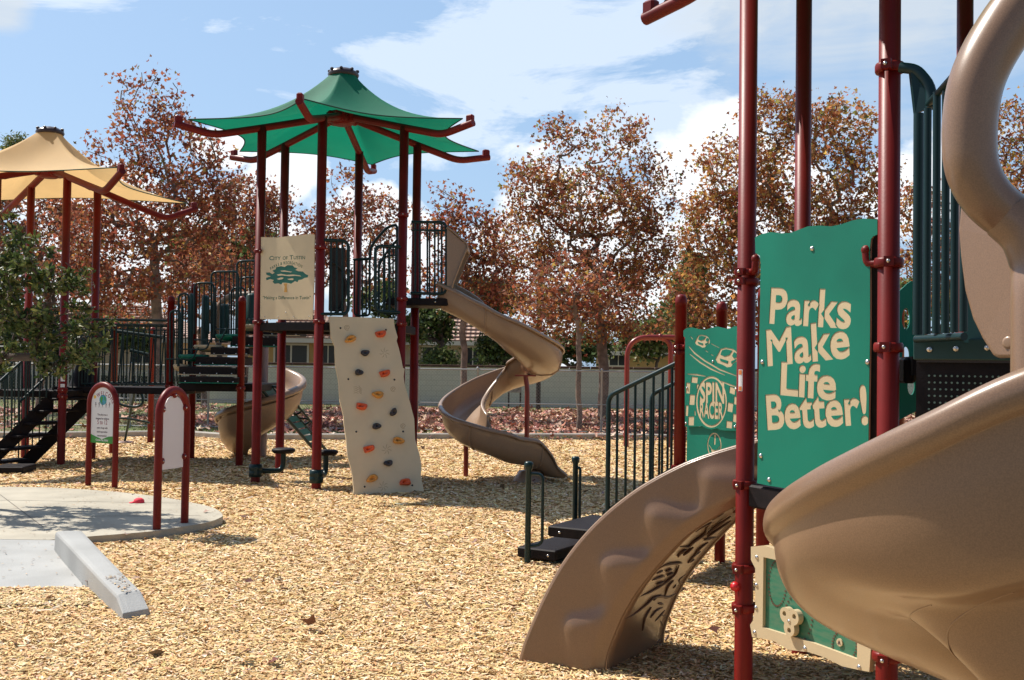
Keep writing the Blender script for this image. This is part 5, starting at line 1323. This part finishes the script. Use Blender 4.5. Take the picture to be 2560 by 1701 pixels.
# --- entrance hood: thick ring, upright and flat wing
ring = [(2470, -90), (2410, -40), (2345, 25), (2298, 92), (2266, 150), (2246, 205), (2237, 262), (2234, 313), (2237, 370), (2249, 412), (2271, 450), (2302, 482), (2345, 512)]
rg = sample([at(x, y, Y=3.30 - .0 * i) for i, (x, y) in enumerate(ring)], 6)
nr = len(rg)
mb = MB(); mb.tube(rg, [.088 - .012 * (i / nr) for i in range(nr)], 28); ho = mb.build('hood_ring', 'slide', RS)
up = [at(2325, 497, Y=3.30), at(2372, 545, Y=3.27), at(2396, 620, Y=3.25), at(2398, 700, Y=3.22), at(2398, 900, Y=3.2)]
mb = MB(); mb.tube(sample(up, 8), .083, 28); mb.build('hood_upright', 'slide', RS)
mb = MB(); j = at(2327, 500, Y=3.30); t_ = (at(2345, 512, Y=3.3) - at(2302, 482, Y=3.3)).normalized(); mb.lathe(j - t_ * .002, t_, [(.0765, -.006), (.0805, -.003), (.0805, .003), (.0765, .006)], 28); mb.build('hood_joint', 'slide2', ho)
wing = [(2212, 472), (2240, 470), (2300, 500), (2400, 560), (2400, 825), (2300, 826), (2288, 822), (2262, 780), (2240, 735), (2222, 670), (2212, 590), (2208, 530)]
mb = MB(); mb.prism([at(x, y, Y=3.62 - (x - 2208) * .0017) for x, y in wing], V((-.8, -.6, 0)), .04); wg = mb.build('hood_wing', 'slide', RS); bv = wg.modifiers.new('b', 'BEVEL'); bv.width = .012; bv.segments = 3; bv.limit_method = 'ANGLE'
mb = MB(); mb.lathe(at(2324, 790, Y=3.42), V((-.8, -.6, 0)), [(.022, -.01), (.02, .003), (.012, .004), (0, .004)], 16); mb.build('wing_knob', 'slide2', wg)

# --- curved climber on the side facing away from the frame centre
ucl = V((-.93, .36, 0)).normalized(); P0c = HA + V((.06, .10, 0)); wcl = (HC - HA).normalized()
nC = ucl.cross(Zu); nC = nC if nC.dot(-P0c) > 0 else -nC
cfr = Frame(P0c, -ucl if (-ucl).cross(Zu).dot(nC) > 0 else ucl)
z1 = lambda u, v: ((1280 + u / 2.525) * .922, (1080 + v / 2.525) * .922)
rim_px = [(1560, 62), (1430, 95), (1255, 148), (1080, 215), (860, 330), (700, 440), (560, 560), (430, 700), (320, 850), (230, 1010), (160, 1160), (90, 1330), (45, 1490), (25, 1570)]
cre_px = [(1600, 355), (1430, 445), (1250, 545), (1100, 650), (980, 770), (900, 860), (790, 1000), (700, 1150), (640, 1290), (600, 1410), (585, 1535), (575, 1600)]
def resample(pts, n):
    P_ = sample(pts, 10); L_ = [0]
    for i in range(1, len(P_)): L_.append(L_[-1] + (P_[i] - P_[i - 1]).length)
    out = []
    for k in range(n):
        t = L_[-1] * k / (n - 1); i = max(1, next((j for j, l in enumerate(L_) if l >= t - 1e-9), len(L_) - 1)); f = (t - L_[i - 1]) / max(1e-9, L_[i] - L_[i - 1]); out.append(P_[i - 1].lerp(P_[i], f))
    return out
def uvp(pts): return [V((*cfr.uv(*z1(*p)), 0)) for p in pts]
NR = 110; rim = resample(uvp(rim_px), NR); cre = resample(uvp(cre_px), NR)
zig = [V((*cfr.uv(*z1(*p)), 0)) for p in [(1600, 250), (1430, 248), (1290, 240), (1240, 255), (1222, 290), (1215, 370), (1190, 460), (1150, 490), (1070, 498), (960, 480), (895, 488), (872, 530), (872, 600), (885, 690), (860, 755), (780, 775), (660, 785), (595, 820), (583, 880), (598, 980), (600, 1070), (560, 1130), (480, 1160), (390, 1180), (352, 1230), (355, 1320), (372, 1420), (380, 1600)]]
zig = sample(zig, 3)
za = np.array([[p.x, p.y] for p in zig])
def sdist(p):
    a, b = za[:-1], za[1:]; d = b - a; t = np.clip(((p - a) * d).sum(1) / (d * d).sum(1), 0, 1); q_ = a + d * t[:, None]; v = p - q_; dd = (v * v).sum(1); i = int(dd.argmin()); s_ = d[i][0] * v[i][1] - d[i][1] * v[i][0]
    return math.sqrt(dd[i]) * (1 if s_ > 0 else -1)
sref = 1 if sdist(np.array([cre[60].x, cre[60].y])) > 0 else -1
rows = []; NV = 46
for k in range(NR):
    row = []
    for j in range(NV):
        f = j / (NV - 1); p = rim[k].lerp(cre[k], f); s_ = sdist(np.array([p.x, p.y])) * sref
        h = 1 / (1 + math.exp(-s_ / .017)); edge = min(1, f * 9) * min(1, (1 - f) * 6 + .0)
        dsp = (.026 * h * edge) + .006 * math.sin(f * math.pi)
        row.append(cfr.p(p.x, p.y, dsp))
    rows.append(row)
cb = bpy.data.objects.new('arch_climber', None); link(cb, RS); cb.empty_display_size = .2; cb.location = V((HA.x - .5, HA.y + .3, 0)) - wloc(RS)
mb = MB(); mb.grid(rows); side = mb.build('side_wall', 'slide', cb, thick=.018)
mb = MB(); mb.tube([cfr.p(p.x, p.y, .003) for p in rim[::2]], .013, 8); mb.build('rolled_edge', 'slide2', side)
WC = .70
# underside between the two walls, and the far wall
rows = [[cfr.p(p.x, p.y, -.004) + wcl * (WC * f) + Zu * (.02 * math.sin(f * math.pi)) for f in [i / 8 for i in range(9)]] for p in cre]
mb = MB(); mb.grid(rows); und = mb.build('underside', 'slide', cb, thick=.01)
mb = MB(); mb.tube([cfr.p(p.x, p.y, 0) + wcl * WC for p in cre[::2]], .018, 8); mb.build('far_edge', 'slide', cb)
mb = MB(); mb.grid([[cfr.p(a.x, a.y, 0) + wcl * WC, cfr.p(b.x, b.y, 0) + wcl * WC] for a, b in zip(rim, cre)]); mb.build('far_wall', 'slide', cb, thick=.018)
for k in range(6):
    i = 8 + k * 17; a = cre[i].lerp(rim[i], .45); a0_ = cfr.p(a.x, a.y, -.03); mb = MB(); mb.box(a0_ + wcl * WC / 2, (WC, .2, .03), wcl, ucl, bev=.01); mb.build('step', 'slide', cb)
# grooves in the underside
zo = lambda u, v: ((1600 + u / 5.2267) * .922, (1200 + v / 5.2267) * .922)
gro = [[(720, 670), (790, 610), (860, 580), (925, 552)], [(925, 552), (880, 600), (845, 690), (700, 800), (620, 870), (510, 860)], [(860, 700), (1000, 590), (1180, 465)], [(870, 740), (1010, 640), (1180, 525)], [(830, 780), (900, 760), (1010, 730)],
       [(490, 1000), (530, 940), (600, 900)], [(560, 980), (620, 930), (690, 870)], [(620, 1080), (690, 990), (780, 930)], [(700, 980), (770, 890), (880, 810)], [(640, 1070), (700, 1030)], [(750, 1060), (790, 990)], [(220, 1160), (300, 1110), (400, 1090), (540, 1080)], [(200, 1210), (290, 1180)], [(330, 1190), (410, 1160)], [(150, 1300), (230, 1270), (310, 1250)], [(350, 1240), (430, 1215)], [(210, 1360), (300, 1330)],
       [(0, 1510), (120, 1460), (260, 1380), (380, 1290), (460, 1210), (500, 1110)], [(430, 1310), (360, 1380), (320, 1500)], [(420, 1410), (460, 1360)], [(590, 1220), (500, 1300), (540, 1340), (600, 1290), (700, 1180)], [(510, 1400), (540, 1340)], [(170, 1568), (250, 1510), (340, 1530), (450, 1480), (550, 1410), (590, 1430)], [(940, 510), (1010, 460), (1080, 430)], [(1210, 420), (1270, 380)]]
gro2 = [[(690, 1180), (760, 1150), (840, 1090), (900, 1040), (1000, 1035), (1090, 985)], [(820, 1250), (835, 1170), (875, 1105)], [(870, 1170), (900, 1130), (945, 1105)], [(900, 1190), (935, 1150), (960, 1120)], [(930, 1150), (985, 1170), (995, 1205)], [(930, 1190), (955, 1230)], [(920, 1290), (960, 1260), (990, 1270)], [(960, 1320), (985, 1280)], [(900, 1330), (940, 1300)], [(920, 1080), (950, 1085)]]
def undpt(x, y):
    """where the view of that groove meets the underside (ruled surface)"""
    d = ray(x, y); bestp = None; bd = 1e9
    for i in range(len(cre) - 1):
        P_ = cfr.p(cre[i].x, cre[i].y); T = cfr.p(cre[i + 1].x, cre[i + 1].y) - P_; n_ = T.cross(wcl); den = d.dot(n_)
        if abs(den) < 1e-9: continue
        t = (P_ - CAM).dot(n_) / den; X_ = CAM + d * t; r_ = X_ - P_
        # solve r = a*T + b*w
        b_ = r_.dot(wcl); Tt = T - wcl * T.dot(wcl); a_ = (r_ - wcl * b_).dot(Tt) / Tt.length_squared; b_ = (r_ - T * a_).dot(wcl)
        e = max(0, -a_, a_ - 1) + max(0, -b_, b_ - WC) * .2
        if e < bd: bd = e; bestp = (X_, n_.normalized())
    X_, n_ = bestp
    if n_.dot(CAM - X_) < 0: n_ = -n_
    return X_ + n_ * .004
mb = MB()
for g in gro:
    mb = MB()
    pts_ = sample([undpt(*zo(*p)) for p in g], 4); n_ = len(pts_); mb.tube(pts_, [.004 + .0045 * math.sin(math.pi * i / (n_ - 1)) for i in range(n_)], 6); mb.build("carved_groove", "slidegroove", und)
for g in gro2:
    mb = MB(); pts_ = sample([undpt(*z1(*p)) for p in g], 4); n_ = len(pts_); mb.tube(pts_, [.004 + .0045 * math.sin(math.pi * i / (n_ - 1)) for i in range(n_)], 6); mb.build("carved_groove", "slidegroove", und)


# --- second low deck: spin racer panel, steps
Dp = V((at(1568, 900, Y=8.0).x, 8.0, 0)); s2 = .90; d1 = V((.45, -.80, 0)).normalized()
Ep = V((at(1662, 900, Y=8.77).x, 8.77, 0)); F2 = Dp + d1 * s2; c2_ = Ep + F2 - Dp
h2 = [Dp, F2, F2 + (c2_ - Dp), c2_ + (c2_ - Dp), c2_ * 1 + (c2_ - F2), Ep]
h2 = [Dp, F2, F2 + (c2_ - Dp), c2_ + (c2_ - Dp), c2_ + (c2_ - F2), Ep]
tops = [at(1570, 690, Y=8.0).z, 2.12, 2.12, 2.12, 2.12, at(1668, 706, Y=8.77).z]
for p, t_ in zip(h2, tops): post(RS, p.x, p.y, t_, r5)
deck(RS, h2, .86)
plate(.98, [HC, HG, h2[2], h2[1]], 'link_deck')
collar(RS, Dp.x, Dp.y, at(1570, 800, Y=8).z, r5, camd(Dp) + V((-.5, 0, 0)), hook=d1 + V((-.2, -.1, 0)), th=.04); collar(RS, Dp.x, Dp.y, at(1570, 813, Y=8).z, r5, camd(Dp) + V((-.5, 0, 0)), th=.03)
collar(RS, Dp.x, Dp.y, at(1565, 1078, Y=8).z, r5, camd(Dp) + V((-.5, 0, 0)), th=.04)
sfr = Frame(Dp + d1.cross(Zu) * 0 + V((-.03, -.03, 0)), d1)
z7 = lambda u, v: ((1560 + u / 3.135) * .922, (720 + v / 3.135) * .922)
def suv(u, v): return sfr.uv(*z7(u, v))
up_out = [suv(*p) for p in [(475, 335), (495, 318), (540, 310), (590, 322), (640, 330), (690, 315), (740, 303), (790, 315), (830, 322), (870, 303), (930, 296), (985, 305), (1005, 320), (1000, 1125), (900, 1120), (800, 1118), (760, 1112), (740, 1100), (695, 1110), (650, 1100), (625, 1085), (560, 1087), (505, 1088), (488, 1085), (486, 900), (488, 390), (475, 380)]]
holes = []
# checker squares
def quad(a, b, c, d): return [suv(*a), suv(*b), suv(*c), suv(*d)]
holes += [quad((540, 695), (588, 700), (583, 748), (535, 742)), quad((498, 742), (528, 745), (524, 828), (494, 826)), quad((524, 836), (566, 838), (560, 918), (518, 916)), quad((494, 920), (514, 922), (510, 1004), (490, 1003)), quad((514, 1008), (558, 1008), (556, 1078), (512, 1077)), quad((838, 770), (882, 786), (876, 838), (832, 822)), quad((872, 848), (900, 856), (896, 918), (868, 910)), quad((822, 896), (866, 906), (858, 976), (816, 966)), quad((864, 985), (898, 992), (894, 1056), (860, 1048)), quad((812, 1040), (858, 1048), (854, 1102), (808, 1096)), quad((560, 960), (568, 964), (570, 1002), (560, 1000)), quad((578, 755), (598, 752), (584, 790), (576, 792))]
# ring as a groove: two loops (even-odd)
cx0, cy0 = 693, 893
outer = [suv(cx0 + 122 * math.cos(a), cy0 + 202 * math.sin(a)) for a in [2 * math.pi * i / 40 for i in range(40)]]; inner = [suv(cx0 + 108 * math.cos(a), cy0 + 184 * math.sin(a)) for a in [2 * math.pi * i / 40 for i in range(40)]]
holes = [h for h in holes]
def ftxt(fr_, body, p0, p1, caph, bold): (x0, y0), (x1, y1) = z7(*p0), z7(*p1); return fit_text(fr_, body, x0, y0, x1, y1, caph, bold)
spin = ftxt(sfr, 'SPIN', (600, 892), (785, 898), .145, .009); racer = ftxt(sfr, 'RACER', (600, 1012), (778, 1022), .115, .008)
lines = [[(515, 458), (560, 510), (640, 570), (760, 640), (905, 695)], [(520, 515), (600, 580), (690, 635), (800, 684)], [(690, 437), (755, 470)], [(645, 490), (668, 505)], [(688, 520), (710, 533)], [(505, 676), (580, 680), (650, 693)], [(765, 730), (840, 760), (900, 778)], [(530, 380), (548, 404)]]
lines = [stroke([suv(*p) for p in l], .013) for l in lines]
def car(cx, cy, s):
    o_ = []
    body = [(-1.0, .15), (-.75, -.35), (-.55, -.85), (-.1, -1.0), (.55, -.85), (.8, -.6), (1.0, -.1), (.95, .35), (.6, .55), (.35, .95), (.0, 1.0), (-.35, .75), (-.8, .55)]
    o_.append([(cx + a * s, cy + b * s * .85) for a, b in body])
    win = [(-.55, -.3), (-.4, -.72), (-.05, -.82), (.45, -.68), (.2, -.25), (-.2, -.1)]; o_.append([(cx + a * s, cy + b * s * .85) for a, b in win])
    w2 = [(.45, -.15), (.6, -.55), (.82, -.4), (.85, -.05), (.6, .1)]; o_.append([(cx + a * s, cy + b * s * .85) for a, b in w2])
    g = [(-.6, .1), (.1, .35), (.05, .6), (-.55, .35)]; o_.append([(cx + a * s, cy + b * s * .85) for a, b in g])
    g = [(.35, .4), (.8, .15), (.75, .35), (.4, .65)]; o_.append([(cx + a * s, cy + b * s * .85) for a, b in g])
    return [[suv(*p) for p in l] for l in o_]
cars = car(622, 418, 60) + car(815, 545, 92)
sp2 = flat('spin_racer_panel', 'teal', sfr, [up_out], .012, .0025, RS, [holes, [outer, inner], spin, racer] + [[l] for l in lines] + [cars[:5], cars[5:]])
flat('panel_core', 'beige', sfr, [offset_loop(up_out, -.006 * (1 if area(up_out) < 0 else -1))], .0093, .012, sp2)
bolts(sp2, [sfr.p(*suv(u, v), .012) for u, v in ((503, 785), (495, 1060), (885, 792), (878, 1088), (706, 577))], sfr.N, .010)
lw_out = [suv(*p) for p in [(486, 1080), (1000, 1120), (1000, 1430), (480, 1400)]]
wheel_o = [suv(697 + 56 * math.cos(a), 1235 + 100 * math.sin(a)) for a in [2 * math.pi * i / 32 for i in range(32)]]; wheel_i = [suv(697 + 47 * math.cos(a), 1235 + 88 * math.sin(a)) for a in [2 * math.pi * i / 32 for i in range(32)]]
spk = [[suv(*p) for p in [(697, 1150), (710, 1152), (706, 1230), (693, 1230)]], [suv(*p) for p in [(668, 1262), (700, 1272), (725, 1268), (712, 1300), (690, 1308), (676, 1290)]], stroke([suv(*p) for p in [(652, 1225), (680, 1268)]], .012), stroke([suv(*p) for p in [(742, 1240), (715, 1276)]], .012)]
lp_ = flat('wheel_panel', 'teal', sfr, [lw_out], -.01, .0025, RS, [[wheel_o, wheel_i]] + [[k] for k in spk])
flat('panel_core', 'beige', sfr, [offset_loop(lw_out, -.006 * (1 if area(lw_out) < 0 else -1))], -.0127, .01, lp_)
# steps
su = V((-.86, .50, 0)).normalized(); sw = (Ep - Dp).normalized(); SO = Dp + sw * .04
def sbox(u0, u1, w0, w1, h0, h1, name, mt='black', bev=.01, par=None):
    c = SO + su * ((u0 + u1) / 2) + sw * ((w0 + w1) / 2) + Zu * ((h0 + h1) / 2); mb = MB(); mb.box(c, (u1 - u0, w1 - w0, h1 - h0), su, sw, bev=bev); return mb.build(name, mt, par or RS)
for k, (u0, u1, h1) in enumerate(((1.06, 1.42, .115), (.70, 1.14, .31), (.42, .66, .48), (.10, .40, .67))):
    stp = sbox(u0, u1, .0, .80, h1 - .085, h1, 'step'); sbox(u0 + .004, u0 + .03, .02, .78, h1 - .19, h1 - .086, 'riser', 'green', 0, stp)
    bolts(stp, [SO + su * (u0 + (u1 - u0) * f) + Zu * (h1 - .045) for f in (.2, .75)], -sw, .012)
def SP(u, w_, h): return SO + su * u + sw * w_ + Zu * h
for wv_ in (-.02, .82):
    u_end = .60
    mb = MB(); top = [SP(-.02, wv_, 1.66), SP(u_end, wv_, 1.37), SP(u_end, wv_, .30)]; mb.tube(rounded(top, .06), .019, 10); rl = mb.build('stair_rail', 'green', RS)
    mb = MB(); mb.tube([SP(u_end, wv_, .46), SP(0, wv_, .82)], .016, 8)
    for i in range(1, 8):
        f = i / 8; u = u_end * (1 - f); mb.tube([SP(u, wv_, .46 + .36 * f), SP(u, wv_, 1.37 + .29 * f)], .0105, 8)
    mb.build('rail_bars', 'green', rl)
    mb = MB(); d_ = SP(0, wv_, 0) - SP(u_end, wv_, 0); mb.prism([SP(u_end + .04, wv_, .30), SP(0, wv_, .76), SP(0, wv_, .90), SP(u_end + .04, wv_, .47)], -sw, .02); mb.build('stringer', 'green', rl)
for (px, ty, bt_, zz) in ((1216, 1066, 1288, 8.62), (1324, 1054, 1216, 9.35)):
    c = at(px, 1280, Y=zz); tp_ = at(px, ty, Y=zz).z; g = bpy.data.objects.new('grab_post', None); link(g, RS); g.empty_display_size = .2; g.location = V((c.x, c.y, 0)) - wloc(RS)
    mb = MB(); mb.lathe(V((c.x, c.y, -.1)), Zu, [(.024, 0), (.024, tp_ + .04), (.035, tp_ + .065), (.037, tp_ + .09), (.03, tp_ + .105), (0, tp_ + .11)], 16); mb.build('post', 'green', g)
    mb = MB(); o_ = V((.115, -.03, 0)) if px < 1300 else V((.04, -.02, 0)); mb.tube(rounded([V((c.x, c.y, tp_ - .09)), V((c.x, c.y, tp_ - .09)) + o_, V((c.x, c.y, .16)) + o_, V((c.x, c.y, .14))], .06), .013, 8); mb.build('hand_loop', 'green', g)

# ================================================================== free-standing things
# overhead red pipe arch far behind
YA = 21.0
t = empty('climbing_arch', at(1493, 1028, Y=YA), 'red pipe arch with two legs standing behind the green stair rails', 'climbing frame')
b1 = at(1443, 1029, Y=YA); b2 = at(1541, 1028, Y=YA + .2); hh = at(1490, 778, Y=YA).z
mb = MB(); mb.tube(rounded([V((b1.x, YA, -.1)), V((b1.x, YA, hh)), V((at(1760, 800, Y=YA).x, YA, hh + .03))], .42, 10), .05, 14); mb.build('top_bar', 'redbright', t)
mb = MB(); mb.tube(rounded([V((b2.x, YA + .03, -.1)), V((b2.x, YA + .03, hh)), V((at(1475, 800, Y=YA).x, YA + .03, hh - .01))], .42, 10), .05, 14); mb.build('curved_leg', 'redbright', t)
mb = MB(); mb.tube([V((at(1760, 800, Y=YA).x, YA, hh + .03)), V((at(1760, 800, Y=YA).x, YA, -.1))], .05, 12); mb.build('leg', 'redbright', t)
mb = MB(); mb.lathe(V((at(1521, 800, Y=YA).x, YA, hh + .012)), V((1, 0, 0)), [(.05, -.03), (.065, -.025), (.065, .025), (.05, .03)], 14); mb.build('coupling', 'redbright', t)

def signframe(label, pxl, pyl, pxr, pyr, topy, r, name):
    L_ = at(pxl, pyl, h=0); R__ = at(pxr, pyr, h=0); L_.z = R__.z = 0
    t = empty(name, (L_ + R__) / 2, label, 'sign'); w_ = (R__ - L_); fr_ = Frame(L_, w_); W = w_.length
    m_ = (L_ + R__) / 2; ht = at((pxl + pxr) / 2, topy, Y=m_.y).z - r
    pts_ = [L_ - Zu * .15, L_ + Zu * (ht - W / 2)] + [fr_.p(W / 2 - W / 2 * math.cos(a), ht - W / 2 + W / 2 * math.sin(a)) for a in [R(180 * i / 16) for i in range(1, 16)]] + [R__ + Zu * (ht - W / 2), R__ - Zu * .15]
    mb = MB(); mb.tube(pts_, r, 16); mb.build('arch_frame', 'red', t)
    return t, fr_, W, ht
t1, f1, W1, H1 = signframe('red arched sign frame with a white WELCOME play area board', 203, 1122, 264, 1128, 880, .036, 'welcome_sign')
def board(fr_, W, H, zb, r, marg=.035):
    x0, x1 = marg, W - marg; R_ = (x1 - x0) / 2; yc = H - W / 2
    return [(x0, zb), (x1, zb)] + [(W / 2 + R_ * math.cos(a), yc + R_ * math.sin(a)) for a in [R(180 * i / 18) for i in range(19)]]
zb = at(235, 1020, Y=f1.O.y).z
bo = board(f1, W1, H1, zb, 0, .03)
brd = flat('sign_board', 'white', f1, [bo], .006, .012, t1)
cxw = W1 / 2; R_ = W1 / 2 - .03; top_c = H1 - W1 / 2
def printed(nm, mt, loops, d=.0068): return flat(nm, mt, f1, loops, d, .0008, brd)
printed('lettering', 'signmaroon', arc_text('WELCOME', .072, cxw + .01, top_c - .075, R_ * .86, 74, .0015, .78, 1.3))
zt_ = lambda y: at(235, y, Y=f1.O.y).z
gx0, gz0 = cxw + .005, zt_(921)
printed('globe', 'signblue', [circ(gx0, gz0, .065)])
printed('globe_land', 'signgreen', [[(gx0 - .05, gz0 + .02), (gx0 - .03, gz0 + .045), (gx0, gz0 + .03), (gx0 - .01, gz0 - .01), (gx0 - .03, gz0 - .05), (gx0 - .045, gz0 - .02)], [(gx0 + .02, gz0 + .05), (gx0 + .045, gz0 + .03), (gx0 + .05, gz0 - .02), (gx0 + .025, gz0)]], .0076)
sunp = []
for i in range(20): a = 2 * math.pi * i / 20; rr = .028 if i % 2 else .018; sunp.append((cxw - R_ * .68 + rr * math.cos(a), zt_(915) + rr * math.sin(a)))
printed('sun_mark', 'sunyellow', [sunp])
kids = []
for i in range(5):
    kx = cxw - .125 + i * .062; kz = zt_(938)
    kids += [circ(kx, kz + .055, .008, n=8), [(kx - .007, kz + .045), (kx + .007, kz + .045), (kx + .005, kz + .02), (kx - .005, kz + .02)], stroke([(kx, kz + .022), (kx - .014, kz - .004)], .006), stroke([(kx, kz + .022), (kx + (.016 if i % 2 else .008), kz - .004)], .006), stroke([(kx - .004, kz + .04), (kx - .022, kz + (.05 if i % 2 else .03))], .005), stroke([(kx + .004, kz + .04), (kx + .022, kz + (.048 if i % 3 else .028))], .005)]
for j, k_ in enumerate(kids): printed('figure' if j % 6 == 0 else 'figure_limb', 'signdark', [k_], .0068 + .00005 * (j % 6)) if False else None
flat('playing_figures', 'signdark', f1, [k_ for j, k_ in enumerate(kids) if j % 6 in (0, 1)], .0068, .0008, brd); flat('figure_limbs', 'signdark', f1, [k_ for j, k_ in enumerate(kids) if j % 6 in (2, 3)], .0064, .0006, brd); flat('figure_arms', 'signdark', f1, [k_ for j, k_ in enumerate(kids) if j % 6 in (4, 5)], .0066, .0004, brd)
def ctext(body, s, yz, sx=.9, bold=0):
    l = text_loops(body, s, bold, sx); x0 = min(p[0] for q_ in l for p in q_); x1 = max(p[0] for q_ in l for p in q_); return xf(l, cxw - (x0 + x1) / 2, yz)
for s_, y in (('This play area is', 957), ('designed for children', 966), ('years of age with', 987), ('adult supervision', 996), ('recommended.', 1005)): printed('body_text', 'signdark', ctext(s_, .033, zt_(y), .86, .0006))
printed('age_text', 'signmaroon', ctext('5 to 12', .078, zt_(977), .8, .0006))
gw = [(.03, zb), (W1 - .03, zb), (W1 - .03, zt_(1003)), (W1 * .75, zt_(1004)), (W1 * .5, zt_(1011)), (W1 * .25, zt_(1005)), (.03, zt_(1000))]
printed('green_band', 'signgreen', [gw]); flat('band_text', 'white', f1, ctext('Choose Play Safely!', .034, zt_(1015), .85, .0008), .0078, .0008, brd)
t2, f2, W2, H2 = signframe('red arched sign frame showing the blank back of its board at the pad edge', 361, 1238, 425, 1222, 890, .036, 'sign_frame')
zb2 = at(393, 1080, Y=(f2.O + f2.U * W2 / 2).y).z
bk = flat('sign_back', 'whiteback', f2, [board(f2, W2, H2, zb2, 0, .055)], .006, .012, t2)
for (u, z) in ((.045, at(372, 944, Y=f2.O.y).z), (W2 - .045, at(418, 944, Y=f2.O.y).z), (.045, at(372, 1064, Y=f2.O.y).z), (W2 - .045, at(418, 1060, Y=f2.O.y).z), (W2 / 2, H2 - .045)):
    mb = MB(); mb.lathe(f2.p(u, z, .006), f2.N, [(.030, -.014), (.030, .012), (.022, .018), (0, .02)], 16); c_ = mb.build('clamp', 'red', t2); bolts(c_, [f2.p(u, z, .026)], f2.N, .009)
